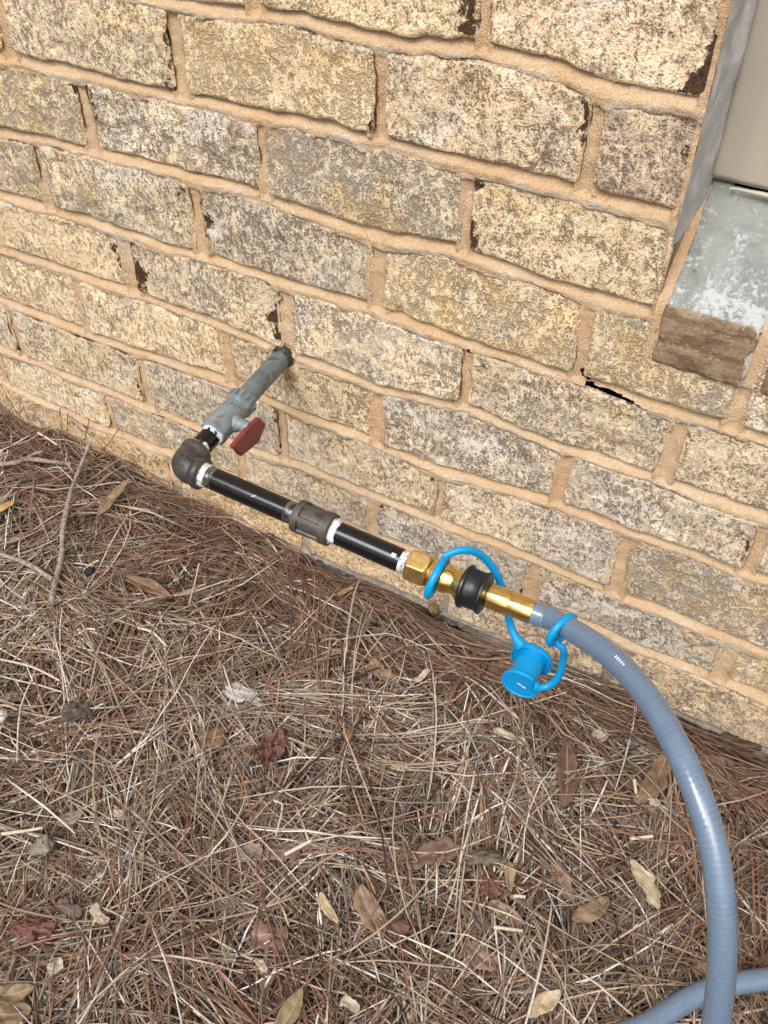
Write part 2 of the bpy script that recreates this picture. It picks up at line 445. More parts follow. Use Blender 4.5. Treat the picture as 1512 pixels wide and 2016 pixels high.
def mortar_mesh():
    st = .0019
    xs = np.arange(-.62, .92, st); zs = np.arange(-.668, .14, st)
    X, Z = np.meshgrid(xs, zs, indexing='ij')
    Y = np.full(X.shape, .012); S = np.zeros(X.shape)
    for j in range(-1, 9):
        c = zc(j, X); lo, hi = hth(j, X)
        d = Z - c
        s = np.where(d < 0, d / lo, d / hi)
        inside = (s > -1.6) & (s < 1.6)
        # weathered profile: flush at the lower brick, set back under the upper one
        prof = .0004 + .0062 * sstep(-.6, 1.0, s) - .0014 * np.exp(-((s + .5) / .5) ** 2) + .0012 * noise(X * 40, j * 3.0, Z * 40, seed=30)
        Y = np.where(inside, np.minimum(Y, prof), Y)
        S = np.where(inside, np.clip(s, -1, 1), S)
    for r in range(-1, 8):
        zt, zb = zc(r, X), zc(r + 1, X)
        for hx in HEAD[r]:
            if hx < -.7 or hx > 1.0: continue
            dx = X - hx - .0012 * noise(Z * 60, hx * 31, seed=40)
            HW = hwid(hx); ins = (np.abs(dx) < HW * 1.9) & (Z < zt) & (Z > zb)
            prof = .0020 + .0014 * (1 - (np.abs(dx) / HW) ** 2) + .0012 * noise(X * 60, Z * 60, seed=41)
            Y = np.where(ins, np.minimum(Y, prof), Y)
    Y = Y + .0007 * fbm(X * 130, Z * 130, seed=44, octs=3)
    gone = np.zeros(X.shape, bool)
    for (a, b, rx, rz) in HOLES:
        gone |= ((X - a) / rx) ** 2 + ((Z - b) / rz) ** 2 < 1 + .5 * noise(X * 300, Z * 300, seed=46)
    f = (X - CRACK[0]) / (CRACK[1] - CRACK[0]); lo3, _ = hth(3, X); zl = zc(3, X) - lo3
    zk = zl + .0066 * np.clip(1 - f, 0, 1) ** .45 * (1 + .25 * noise(X * 90, 0.0, seed=47))
    on = (f > 0) & (f < 1)
    Z = np.where(on & (np.abs(Z - zk) < st * .5), zk, Z)                # lay the grid along the broken edge
    gone |= on & (Z < zk - st * .25) & (Z > zl - .012)
    qp = np.hypot(X - .0953, Z + .337)        # the pipe is bedded in a ragged ring of mortar
    Y = np.where(qp < .011, .03, np.where(qp < .0175, Y + .003, Y))
    below = Z < zc(8, X) - .004
    Y = np.where(below, .006 + .007 * fbm(X * 26, Z * 30, seed=50, octs=4) + .002 * fbm(X * 150, Z * 150, seed=52, octs=2), Y)
    low = sstep(-.600, -.632, Z + .006 * noise(X * 20, 0, seed=51))
    nu, nv = X.shape
    F = grid_faces(nu, nv)
    cx = (X[:-1, :-1]).reshape(-1); cz = Z[:-1, :-1].reshape(-1)
    keep = ~((cx > EDGE - .001) & (cz > -.175)) & ~gone[:-1, :-1].reshape(-1)
    F = F[keep][:, ::-1]
    V = np.stack([X, Y, Z + ZO], -1).reshape(-1, 3)
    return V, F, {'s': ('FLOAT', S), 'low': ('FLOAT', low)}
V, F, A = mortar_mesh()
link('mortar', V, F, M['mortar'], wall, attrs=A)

def slab(name, boxes, m, parent):
    ps = [boxm(((a + b) / 2, (c + d) / 2, (e + f) / 2), np.array([1, 0, 0.]), np.array([0, 1., 0]), np.array([0, 0, 1.]), (b - a) / 2, (d - c) / 2, (f - e) / 2) for a, b, c, d, e, f in boxes]
    v, f = join(ps); return link(name, v, f, m, parent, smooth=False)
# rest of the house wall, round the detailed part and the opening
slab('wall_backing', [(-6, -.55, .013, .25, -.4, 3.0), (-.55, EDGE - .002, .075, .25, -.4, ZO + .13), (-.55, EDGE - .002, .013, .25, ZO + .13, 3.0), (EDGE - .002, .86, .075, .25, -.4, ZO - .21),
     (.86, 6, .013, .25, -.4, ZO - .21), (EDGE - .002, 1.45, .013, .25, 2.0, 3.0), (1.45, 6, .013, .25, ZO - .21, 3.0)], M['far'], wall)
slab('cavity_back', [(-.55, EDGE - .004, .052, .074, -.1, ZO + .129), (EDGE - .004, .86, .052, .074, -.1, ZO - .215)], M['gap'], wall)

def brick_mesh(xl, xr, r, seed, hi, side=None):
    nu, nv = (72, 30) if hi else (22, 9)
    u = np.linspace(0, 1, nu)[:, None]; v = np.linspace(0, 1, nv)[None, :]
    # denser rows near the arrises
    ue = .5 - .5 * np.cos(math.pi * u); u = u * .6 + ue * .4
    ve = .5 - .5 * np.cos(math.pi * v); v = v * .6 + ve * .4
    if r + 1 in BED: pass
    L = xr - xl
    rs = np.random.default_rng(seed)
    wl = .0016 * noise(v * 3.0 + seed * 1.7, 0.5, seed=60) + .0009 * noise(v * 11 + seed, 0.5, seed=61)
    wr = .0016 * noise(v * 3.0 + seed * 2.3, 1.5, seed=62) + .0009 * noise(v * 11 + seed, 1.5, seed=63)
    x = (xl + wl) * (1 - u) + (xr + wr) * u
    loT, hiT = hth(r, x); loB, hiB = hth(r + 1, x)
    zt = zc(r, x) - loT; zb = zc(r + 1, x) + hiB
    # rounded plan corners
    cr = .0035 + .003 * rs.random()
    ex = np.minimum(x - x[0:1], x[-1:] - x)
    dz = cr - np.sqrt(np.maximum(cr ** 2 - np.maximum(cr - ex, 0) ** 2, 0))
    zt = zt - dz * .7; zb = zb + dz * .7
    z = zt * (1 - v) + zb * v
    de = np.minimum(x - x[0:1], x[-1:] - x) + 0 * v; dt = zt - z; db = z - zb
    e = np.minimum(np.minimum(de, dt), db)
    side_ = rs.integers(0, 4) if side is None else side                   # which end lost its slurry
    dchip = de if side_ == 0 else ((x - x[0:1]) + 0 * v if side_ == 1 else (x[-1:] - x) + 0 * v)
    dchip = dchip + .012 * noise(z * 45 + seed, 0.0, seed=77)
    er = .0024 + .0016 * noise(x * 60, z * 60, seed * .37, seed=70)
    rnd = np.where(e < er, er - np.sqrt(np.maximum(er ** 2 - (er - np.minimum(e, er)) ** 2, 0)), 0) * .85
    off = -.0004 + .0008 * rs.standard_normal()
    tx, tz = .0016 * rs.standard_normal(), .0014 * rs.standard_normal()
    y = off + tx * (u - .5) + tz * (v - .5) + rnd
    y = y + .0011 * fbm(x * 28, z * 34, seed * 1.3, seed=71, octs=3) + .0007 * fbm(x * 140, z * 120, seed * 2.1, seed=72, octs=3)
    # local scars where the face broke away
    sc = fbm(x * 24 + seed, z * 30, seed * .77, seed=74, octs=3)
    y = y + .0016 * sstep(.55, .75, sc)
    P = np.stack([x + 0 * v, y, z + ZO], -1).reshape(-1, 3)
    F = grid_faces(nu, nv)[:, ::-1]
    # side walls back into the mortar
    ring = [i * nv for i in range(nu)] + [(nu - 1) * nv + j for j in range(1, nv)] + [i * nv + nv - 1 for i in range(nu - 2, -1, -1)] + [j for j in range(nv - 2, 0, -1)]
    B = P[ring].copy(); B[:, 1] = .045
    n0 = len(P); m = len(ring)
    k = np.arange(m); k2 = (k + 1) % m; rg = np.array(ring)
    F2 = np.stack([rg[k], rg[k2], n0 + k2, n0 + k], -1)
    V = np.vstack([P, B]); F = np.vstack([F, F2])
    z0 = np.zeros(m)
    A = {'ee': ('FLOAT', np.concatenate([np.broadcast_to(e, (nu, nv)).ravel(), z0])), 'de': ('FLOAT', np.concatenate([np.broadcast_to(dchip, (nu, nv)).ravel(), z0 + .01])), 'dt': ('FLOAT', np.concatenate([np.broadcast_to(dt, (nu, nv)).ravel(), z0 + .02]))}
    return V, F, A
seed = 1
for r in range(-3, 8):
    hd = HEAD[r]
    for a, b in zip(hd[:-1], hd[1:]):
        xl, xr = a + hwid(a), b - hwid(b)
        if r <= 0 and b > EDGE: xr = EDGE - .0008
        if xr < -.62 or xl > .95: continue
        if r < -1 and xr > .7: continue
        seed += 1
        rs = random.Random(seed * 31 + 5)
        vis = (-.48 < xr) and (xl < .75) and r >= -1
        if r == -1: vis = xr > -.1
        V, F, A = brick_mesh(xl, xr, r, seed, vis, 2 if (r in (-1, 0) and xr > .25) else None)
        o = link('brick', V, F, M['brick'], wall, attrs=A)
        mx = (xl + xr) / 2
        g = np.clip(.55 - .55 * mx + .07 * (2 - r) + rs.uniform(-.25, .25), 0, 1)      # yellower to the upper left, greyer to the lower right
        v = rs.uniform(.9, 1.1)
        cl_ = [v * (1.0 + .05 * g), v * (1.0 + .0 * g), v * (1.03 - .13 * g), rs.choice([.0, .3, .55, .8, .2, 1.0])]
        if r == -1 and xr > .4: cl_ = [1.12, 1.10, 1.10, 1.55]          # limewashed, bare at the opening
        if r == 0 and xr > .4: cl_ = [.90, .82, .78, .45]              # plain taupe closer
        if r == 0 and .36 < xr < .40: cl_ = [1.05, 1.0, .95, 1.5]
        if r == -1 and .25 < xr < .31: cl_ = [1.08, 1.06, 1.0, 1.1]
        if r == 7: cl_ = [cl_[0] * .92, cl_[1] * .84, cl_[2] * .74, .2]   # oranger bricks, with shading on the bottom course put into the tint
        o.color = cl_

# sill: header bricks laid to a steep fall under the opening
PD = .060                                   # depth of the painted panel behind the wall face
def sill_brick(x0, x1, sd_):
    nu, nv = 36, 40
    u = np.linspace(0, 1, nu)[:, None]
    # section from the back of the top face, over the nose, down the front face
    pts = [(PD + .004, -.0775 + ZO), (-.0010, -.1515 + ZO), (-.0035, -.1540 + ZO), (-.0045, -.1565 + ZO), (-.0035, SILL_Z + .003 + ZO), (-.001, SILL_Z + .0005 + ZO), (.03, SILL_Z + .0005 + ZO)]
    d = np.concatenate([[0], np.cumsum([math.hypot(pts[i + 1][0] - pts[i][0], pts[i + 1][1] - pts[i][1]) for i in range(len(pts) - 1)])])
    s = np.unique(np.concatenate([np.linspace(0, d[-1], nv), d[1:-1]]))
    yy = np.interp(s, d, [p[0] for p in pts]); zz = np.interp(s, d, [p[1] for p in pts])
    nv = len(s)
    x = x0 + (x1 - x0) * u + .0012 * noise(s[None, :] * 60, sd_ * 3.3 + u * 0, seed=80)
    top = (s < d[2] - .001).astype(float)[None, :] + 0 * u
    nrm = np.where(top > .5, 1, 0)
    n = .0008 * fbm(x * 90, s[None, :] * 90, sd_, seed=81, octs=3) + .001 * noise(x * 30, s[None, :] * 30, sd_, seed=82)
    ex = np.minimum(x - x[0:1], x[-1:] - x); rd = np.where(ex < .004, .004 - np.sqrt(np.maximum(.004 ** 2 - (.004 - ex) ** 2, 0)), 0)
    Y = yy[None, :] + np.where(nrm, .72 * (n + rd), n + rd); Z = zz[None, :] - np.where(nrm, .7 * (n + rd), 0)
    P = np.stack([x + 0 * Y, Y, Z], -1).reshape(-1, 3)
    F = grid_faces(nu, nv)[:, ::-1]
    B0 = P[:nv].copy(); B1 = P[-nv:].copy(); cap0 = np.array([[x0, .07, SILL_Z + ZO]]); cap1 = np.array([[x1, .07, SILL_Z + ZO]])
    V = np.vstack([P, cap0, cap1]); k = np.arange(nv - 1); o = (nu - 1) * nv; n0 = len(P)
    T = np.vstack([np.stack([k, k + 1, np.full(nv - 1, n0), np.full(nv - 1, n0)], -1), np.stack([o + k + 1, o + k, np.full(nv - 1, n0 + 1), np.full(nv - 1, n0 + 1)], -1)])
    Fl = F.tolist() + [[q[0], q[1], q[2]] for q in T.tolist()]
    de = (x1 - x + 0 * s[None, :])
    A = {'sl': ('FLOAT', np.concatenate([(np.clip(s / d[1], 0, 1)[None, :] + 0 * u).ravel(), [0, 0]])), 'top': ('FLOAT', np.concatenate([top.ravel(), [0, 0]])), 'de': ('FLOAT', np.concatenate([de.ravel(), [0, 0]]))}
    return V, Fl, A
sx = EDGE + .0055
k = 0
while sx < 1.38:
    V, F, A = sill_brick(sx, sx + .0765, 3 + k * 5)
    link('sill_brick', V, F, M['sill'], wall, sharp=50, attrs=A)
    sx += .0885; k += 1
# mortar between and beside the sill bricks
def sill_mortar():
    nu, nv = 300, 26
    u = np.linspace(EDGE - .001, 1.40, nu)[:, None]; v = np.linspace(0, 1, nv)[None, :]
    pts = np.array([(PD + .003, -.0815), (.0010, -.1545), (-.0008, -.158), (.0005, SILL_Z + .0015)])
    d = np.concatenate([[0], np.cumsum(np.linalg.norm(np.diff(pts, axis=0), axis=1))]); s = v * d[-1]
    y = np.interp(s, d, pts[:, 0]); z = np.interp(s, d, pts[:, 1]) + ZO
    n = .0012 * fbm(u * 60, s * 60, 2.0, seed=90, octs=3)
    # the first joint climbs the jamb as a fillet
    fil = .0035 * sstep(EDGE + .011, EDGE + .001, u)
    P = np.stack([u + 0 * v, y + n - fil * .7, z + n * .5 + fil * .7], -1).reshape(-1, 3)
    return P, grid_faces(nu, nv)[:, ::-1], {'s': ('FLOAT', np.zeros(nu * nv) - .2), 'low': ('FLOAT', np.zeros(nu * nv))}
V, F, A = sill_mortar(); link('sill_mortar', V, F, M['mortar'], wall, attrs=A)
# grey caulk smeared up the jamb
def jamb():
    nu, nv = 20, 160
    u = np.linspace(0, 1, nu)[:, None]; v = np.linspace(0, 1, nv)[None, :]
    z = ZO + .55 + (-.105 - .55) * v
    y = .0005 + .0025 * noise(z * 40, 3.0, seed=95) + (PD + .002) * u
    x = EDGE + .0012 + .0048 * sstep(.55, 1.0, u) + .0012 * sstep(.25, 0, u) * -1 + .0009 * fbm(y * 80, z * 60, seed=96, octs=3)
    y, z, x = np.broadcast_arrays(y, z, x)
    P = np.stack([x, y, z], -1).reshape(-1, 3)
    return P, grid_faces(nu, nv)[:, ::-1]
V, F = jamb(); link('caulk', V, F, M['caulk'], wall)

panel = thing('trim_panel', (EDGE + .45, PD, ZO - .08), 'smooth beige painted trim panel set back in the wall opening above the sill', 'panel')
def trim():
    nu, nv = 60, 80
    x0, x1, z0, z1 = EDGE + .0035, 1.449, ZO - .0735, ZO + 1.34
    u = np.linspace(0, 1, nu)[:, None] ** 2; v = np.linspace(0, 1, nv)[None, :] ** 2
    x = x0 + (x1 - x0) * u + 0 * v; z = z0 + (z1 - z0) * v + 0 * u
    e = np.minimum(x - x0, z - z0)
    y = PD - .004 + .004 * sstep(.004, 0, e) + .0006 * noise(x * 9, z * 9, seed=99) + .0015 * sstep(.024, .018, x - x0)
    P = np.stack([x, y, z], -1).reshape(-1, 3)
    B = P.copy(); B[:, 1] = PD + .03
    F = grid_faces(nu, nv)
    ring = [i * nv for i in range(nu)] + [(nu - 1) * nv + j for j in range(1, nv)] + [i * nv + nv - 1 for i in range(nu - 2, -1, -1)] + [j for j in range(nv - 2, 0, -1)]
    m = len(ring); rg = np.array(ring); kk = np.arange(m); k2 = (kk + 1) % m; n0 = len(P)
    return np.vstack([P, P[ring] + np.array([0, .03, 0])]), np.vstack([F[:, ::-1], np.stack([rg[kk], rg[k2], n0 + k2, n0 + kk], -1)])
V, F = trim(); link('panel_face', V, F, M['panel'], panel)
# cracked bead along the foot of the panel
bx = np.linspace(EDGE + .022, 1.40, 240)
pb = np.stack([bx, PD - .006 + .0008 * noise(bx * 40, 1.0, seed=101), ZO - .0745 + .001 * noise(bx * 25, 2.0, seed=102) - .0028 * sstep(EDGE + .03, EDGE + .01, bx)], 1)
V, F = sweep(pb, .0017 * (1 + .5 * noise(bx * 60, 0, seed=103)), 10); link('caulk_bead', V, F, M['panel'], panel)

# ------------------------------------------------------------------ ground
def soil_z(x, y):
    x = np.asarray(x, float); y = np.asarray(y, float)
    h = .008 * fbm(x * 5, y * 5, seed=120, octs=3) + .004 * fbm(x * 30, y * 30, seed=121, octs=3)
    h = h + .016 * sstep(.25, -.25, x) * sstep(-.35, -.02, y)
    near = sstep(-.05, -.004, y) * sstep(-.2, .3, x)         # a gutter along the wall to the right
    return h * sstep(4, 1.2, np.hypot(x - .3, y + .3)) - .012 * near + .004
def ground():
    def ax(lo, hi, a, b, st): 
        c = np.arange(a, b, st); l = a - np.geomspace(st, a - lo, 26)[::-1]; r = b + np.geomspace(st, hi - b, 26)
        return np.concatenate([l, c, r])
    xs = ax(-60, 60, -.9, 1.3, .011); ys = ax(-60, .05, -1.1, .012, .011); ys = ys[ys < .06]
    X, Y = np.meshgrid(xs, ys, indexing='ij')
    Z = soil_z(X, Y) + .003 * noise(X * 70, Y * 70, seed=130)
    return np.stack([X, Y, Z], -1).reshape(-1, 3), grid_faces(len(xs), len(ys))[:, ::-1]
t = NT('soil'); p = t.pos()
c = t.mix(t.ramp(t.noise(p, 60, 6, .7), .35, .65), (.028, .019, .012), (.075, .05, .03))
far = t.new('ShaderNodeVectorMath', operation='LENGTH'); t.put(far.inputs[0], p)
c2 = t.mix(t.ramp(t.noise(p, 90, 6, .8), .35, .65), (.09, .055, .03), (.22, .15, .085))
c = t.mix(t.ramp(far.outputs['Value'], 1.0, 1.6), c, c2)
M['soil'] = t.done(c, .95, t.bump(t.noise(p, 220, 5, .7), .9, .004), Specular_IOR_Level=.1)
V, F = ground(); tag(link('ground', V, F, M['soil']), kind='structure')

# ------------------------------------------------------------------ pine straw
PAL = np.array([(.155, .084, .052), (.090, .055, .037), (.22, .155, .105), (.335, .272, .20), (.49, .462, .415), (.165, .143, .122), (.028, .021, .017), (.185, .092, .055)])
def in_view(x, y, mrg):
    a, b = np.array([-.43, 0.0]), np.array([.181, -.60]); c, d = b, np.array([.756, -.277])
    def sd(p, q): 
        n = np.array([(q - p)[1], -(q - p)[0]]); n = n / np.linalg.norm(n)
        return (x - p[0]) * n[0] + (y - p[1]) * n[1]
    return (sd(a, b) < mrg) & (sd(c, d) < mrg) & (x < .82 + mrg) & (y < -.002)
def needles(n, seed, lay_lo, lay_hi, Lm, wid, pal, mrg=.16):
    g = np.random.default_rng(seed)
    x = g.uniform(-.75, 1.0, n * 5); y = -g.random(n * 5) * .95
    k = in_view(x, y, mrg); x, y = x[k][:n], y[k][:n]; n = len(x)
    # bundles of two or three share a sheath
    fl = fbm(x * 4.5, y * 4.5, seed=seed % 97, octs=2) * 3.6
    th = fl + g.normal(0, .7, n)
    ncl = max(4, n // 22); cid = g.integers(0, ncl, n); cl_ = g.random(n) < .6          # swept clumps
    cx_, cy_ = x[cid].copy(), y[cid].copy(); cth = th[cid].copy()
    ox, oy = g.normal(0, .022, n), g.normal(0, .010, n)
    x = np.where(cl_, cx_ + np.cos(cth) * ox - np.sin(cth) * oy, x); y = np.where(cl_, np.minimum(cy_ + np.sin(cth) * ox + np.cos(cth) * oy, -.004), y)
    th = np.where(cl_, cth + g.normal(0, .11, n), th)
    nw = sstep(-.10, -.02, y)                                   # combed along the wall at its foot
    th = np.where(g.random(n) < nw * .75, g.normal(0, .25, n), th)
    nb = n // 2
    x[nb:] = x[:n - nb] + g.normal(0, .0012, n - nb); y[nb:] = y[:n - nb] + g.normal(0, .0012, n - nb); th[nb:] = th[:n - nb] + g.normal(0, .10, n - nb)
    L = np.clip(g.normal(Lm, Lm * .33, n), .025, .24)
    kap = g.normal(0, 2.4, n); kap = np.where(g.random(n) < .15, kap * 2.4, kap)
    lay = lay_lo + (lay_hi - lay_lo) * g.random(n)
    tilt = g.normal(0, .055, n); bow = g.normal(-.002, .005, n)
    m = 7
    s = np.linspace(-.5, .5, m)[None, :]
    ang = th[:, None] + kap[:, None] * L[:, None] * s
    kink = np.where(g.random(n) < .08, g.normal(0, .6, n), 0)[:, None] * (s > g.uniform(-.3, .3, n)[:, None])
    ang = ang + kink
    ds = L[:, None] / (m - 1)
    px = x[:, None] + np.cumsum(np.cos(ang) * ds, 1) - np.cos(ang[:, :1]) * ds
    py = y[:, None] + np.cumsum(np.sin(ang) * ds, 1) - np.sin(ang[:, :1]) * ds
    px -= (px.mean(1) - x)[:, None]; py -= (py.mean(1) - y)[:, None]
    lim = -.0025 - .012 * sstep(.0, .3, px) * g.random(n)[:, None]
    py = np.where(py > lim, lim - .25 * (py - lim), py)
    hill = .010 * fbm(px * 9, py * 9, seed=201, octs=2) + .004 * noise(px * 34, py * 34, seed=203) + .006 * sstep(-.3, -.06, py)
    pz = soil_z(px, py) + hill + lay[:, None] + tilt[:, None] * s * L[:, None] + bow[:, None] * (1 - 4 * s ** 2)
    pz = np.maximum(pz, soil_z(px, py) + .0008)
    P = np.stack([px, py, pz], -1)
    T = np.gradient(P, axis=1); T /= np.linalg.norm(T, axis=2)[..., None] + 1e-9
    side = np.stack([-T[..., 1], T[..., 0], 0 * T[..., 0]], -1); side /= np.linalg.norm(side, axis=2)[..., None] + 1e-9
    roll = g.uniform(-.6, .6, n)[:, None, None]
    upv = np.cross(T, side)
    side, upv = side * np.cos(roll) + upv * np.sin(roll), upv * np.cos(roll) - side * np.sin(roll)
    w = (wid * g.uniform(.7, 1.3, n))[:, None] * (1 - .45 * np.abs(2 * s) ** 4)
    w = w[..., None]
    ring = np.stack([P + side * w * .5, P + upv * w * .42, P - side * w * .5], 2)       # n, m, 3, 3
    V = ring.reshape(-1, 3)
    base = (np.arange(n) * m * 3)[:, None, None] + (np.arange(m - 1) * 3)[None, :, None] + np.arange(2)[None, None, :]
    F = np.stack([base, base + 1, base + 4, base + 3], -1).reshape(-1, 4)
    # colours
    nearw = sstep(-.22, -.03, y) + .35 * fbm(x * 6, y * 6, seed=210, octs=2)
    rust = np.clip(.42 + .40 * nearw, .1, .9)
    pr = np.stack([rust * .30, rust * .30, .26 + 0 * x, (1 - rust) * .42, (1 - rust) * .34, (1 - rust) * .34, .10 + 0 * x, rust * .16], 1) * np.array(pal)[None, :]
    cdf = np.cumsum(pr / pr.sum(1, keepdims=True), 1)
    idx = np.minimum((g.random(n)[:, None] > cdf).sum(1), len(PAL) - 1)
    idx[nb:] = np.where(g.random(n - nb) < .7, idx[:n - nb], idx[nb:])
    c = PAL[idx] * g.uniform(.75, 1.25, n)[:, None]
    cc = np.ones((n, m, 3, 4)); cc[..., :3] = c[:, None, None, :] * (1 + .18 * g.standard_normal((n, m)))[..., None, None].clip(.6, 1.5)
    return V, F, cc.reshape(-1, 4)
parts = [needles(13000, 301, .000, .010, .10, .0016, (1, 1.4, .6, .3, .15, 1.0, 3.5, .8)),  # lowest layer weighted near-black: shade of the gaps put into needle colour
         needles(13500, 302, .008, .024, .13, .0015, (1.1, 1.2, 1, .8, .55, 1.0, 1.5, 1.1)),
         needles(5000, 304, .004, .028, .035, .0017, (1, 1.2, 1, .8, .8, 1.2, 1.2, 1)),
         needles(3800, 303, .020, .031, .15, .0015, (1.3, 1.2, 1.2, 1.0, .55, .8, .3, 1.3))]
V = np.vstack([p[0] for p in parts]); o_ = np.cumsum([0] + [len(p[0]) for p in parts[:-1]])
F = np.vstack([p[1] + o for p, o in zip(parts, o_)]); CC = np.vstack([p[2] for p in parts])
t = NT('pine_needle')
c = t.attr('tint', 'Color'); n_ = t.noise(t.pos(), 260, 3, .6)
c = t.mix(1.0, c, t.mix(t.ramp(n_, .3, .7), (.8, .8, .8), (1.2, 1.2, 1.2)), 'MULTIPLY')
M['needle'] = t.done(c, .55, Specular_IOR_Level=.35)
tag(link('pine_straw', V, F, M['needle'], attrs={'tint': ('FLOAT_COLOR', CC)}), 'deep bed of brown and bleached pine needles covering the soil', 'pine straw', kind='stuff')

# ------------------------------------------------------------------ materials of the fittings
M['galv'] = mat_plain('weathered_grey_pipe', (.175, .21, .225), .45, .45, var=.25, scale=70, bump=.4, bscale=300, col2=(.075, .066, .05), thr=(.53, .68), amt=.85)
M['valve'] = mat_plain('cast_grey_zinc', (.185, .225, .245), .55, .2, var=.12, scale=120, bump=.5, bscale=420, col2=(.10, .115, .12), thr=(.55, .7), amt=.7)
M['iron'] = mat_plain('malleable_iron', (.082, .080, .076), .42, .55, var=.25, scale=130, bump=.55, bscale=520, col2=(.11, .085, .055), thr=(.5, .72), amt=.8)
M['couple'] = mat_plain('brown_cast_iron', (.088, .080, .070), .5, .45, var=.2, scale=140, bump=.6, bscale=560, col2=(.13, .10, .07), thr=(.5, .72), amt=.7)
M['black'] = mat_plain('black_lacquer', (.0045, .005, .006), .22, 0, col2=(.035, .035, .037), scale=170, thr=(.72, .78), amt=.4, bump=.05, bscale=260, coat=.2, spec=.4)
M['thread'] = mat_plain('cut_thread_steel', (.33, .33, .33), .3, .9, col2=(.10, .085, .07), scale=200, thr=(.45, .6))
M['paste'] = mat_plain('white_thread_paste', (.56, .58, .60), .6, 0, col2=(.20, .20, .20), scale=260, thr=(.50, .66), bump=.6, bscale=400)
M['brass'] = mat_plain('polished_brass', (.84, .62, .23), .19, 1.0, var=.06, scale=60, col2=(.76, .51, .15), thr=(.45, .7), bump=.04, bscale=500)
M['hexbrass'] = mat_plain('brushed_brass', (.78, .56, .22), .36, 1.0, var=.08, scale=120, col2=(.70, .44, .13), thr=(.45, .7), bump=.25, bscale=700)
M['rubber'] = mat_plain('black_rubber', (.008, .008, .009), .38, 0, bump=.1, bscale=300, coat=.15)
M['blue'] = mat_plain('cyan_vinyl', (.0, .262, .58), .36, 0, var=.05, scale=60, bump=.08, bscale=300, spec=.35)
M['red'] = mat_plain('faded_red_paint', (.17, .024, .025), .42, 0, col2=(.27, .10, .09), scale=70, thr=(.52, .72), amt=.6, bump=.15, bscale=300)
M['scuff'] = mat_plain('white_scuff', (.75, .80, .85), .6)
t = NT('grey_hose_vinyl')
lw = t.new('ShaderNodeLayerWeight'); lw.inputs[0].default_value = .35
hv = t.noise(t.pos(), 90, 3, .5)
c = t.mix(t.ramp(hv, .3, .8, 0, .6), (.115, .172, .258), (.135, .192, .27))
c = t.mix(t.math('MULTIPLY', t.attr('rib'), .20), c, (.25, .32, .41))
c = t.mix(t.ramp(t.noise(t.pos(), 55, 6, .75), .56, .80, 0, .08), c, (.30, .28, .25))
M['hose'] = t.done(c, t.ramp(hv, .3, .7, .24, .32), None, Coat_Weight=.6, Coat_Roughness=.17, Subsurface_Weight=.12, Subsurface_Radius=(.004, .0045, .005), Subsurface_Scale=.6)

def proj(P):
    q = (np.asarray(P) - CAM_LOC) @ CR
    return np.stack([756 + FPX * q[..., 0] / -q[..., 2], 1008 - FPX * q[..., 1] / -q[..., 2]], -1)
def along(p0, p1, x, y):
    s = np.linspace(-.2, 1.6, 1801)[:, None]; P = p0 + (p1 - p0) * s
    i = np.argmin(((proj(P) - np.array([x, y])) ** 2).sum(1)); return float(s[i, 0]) * float(np.linalg.norm(p1 - p0))
RT, UP, TOC = CR[:, 0], CR[:, 1], CR[:, 2]
R0 = .0107

def threads(t0, t1, r, pitch=.0018, depth=.0007):
    n = max(2, int((t1 - t0) / pitch)); out = []
    for k in range(n):
        a = t0 + (t1 - t0) * k / n; d = (t1 - t0) / n
        out += [(a, r - depth), (a + d * .35, r), (a + d * .6, r), (a + d * .98, r - depth)]
    return out
def paste_ring(p0, ax, t0, t1, r, seed):
    prof = [(t0, r * .9)] + [(t0 + (t1 - t0) * k / 8, r) for k in range(9)] + [(t1, r * .9)]
    a_, s_, u_ = frame(ax)
    v, f = lathe(p0, ax, prof, lambda th, tt, r_: r_ - .0003 + .0016 * noise(np.cos(th) * 3 + seed, np.sin(th) * 3, tt * 400, seed=7) + .0006 * noise(np.cos(th) * 9, np.sin(th) * 9 + seed, tt * 900, seed=8), 40)
    k = np.arange(len(v)) % 40 / 40 * 2 * math.pi; m_ = np.arange(len(v)) // 40 / 10 - .5
    return v + np.outer(.0032 * m_ * noise(np.cos(k) * 2.5 + seed, np.sin(k) * 2.5, m_, seed=9), a_), f

# ------------------------------------------------------------------ gas pipe with valve
W0 = at_y(556, 703, 0.0)
EL = at_y(362, 917, -.186)
pipe = thing('gas_pipe', tuple(W0), 'metal gas pipe run leaving the brick wall, with valve, elbow and brass socket', 'pipe')
ax1 = unit(EL - W0)
tv0, tv1 = along(W0, EL, 478, 781), along(W0, EL, 413, 851)
te = along(W0, EL, 386, 884)
V, F = lathe(W0, ax1, [(-.05, R0), (tv0 + .004, R0)], lambda th, tt, r: r + .0002 * noise(np.cos(th) * 4, np.sin(th) * 4, tt * 100), 40)
V, F = lathe(W0, ax1, [(-.05, R0)] + [(.002 + k * (tv0 + .002) / 30, R0) for k in range(31)], lambda th, tt, r: r + .0003 * fbm(np.cos(th) * 3, np.sin(th) * 3, tt * 60, seed=5, octs=3), 40)
wp = link('wall_pipe', V, F, M['galv'], pipe, sharp=40)
# dark sealant where it enters the wall
def goo(th, tt, r):
    return r + .0035 * np.abs(fbm(np.cos(th) * 2.2 + 4, np.sin(th) * 2.2, tt * 90, seed=15, octs=3))
M['goo'] = mat_plain('dark_sealant', (.035, .036, .033), .6, col2=(.10, .085, .06), scale=90, thr=(.5, .7), bump=.6, bscale=300)
V, F = lathe(W0, ax1, [(-.008, .0110), (-.003, .0112), (.0005, .0108), (.003, .0104), (.0055, .0098)], goo, 40)
link('wall_sealant', V, F, M['goo'], wp)
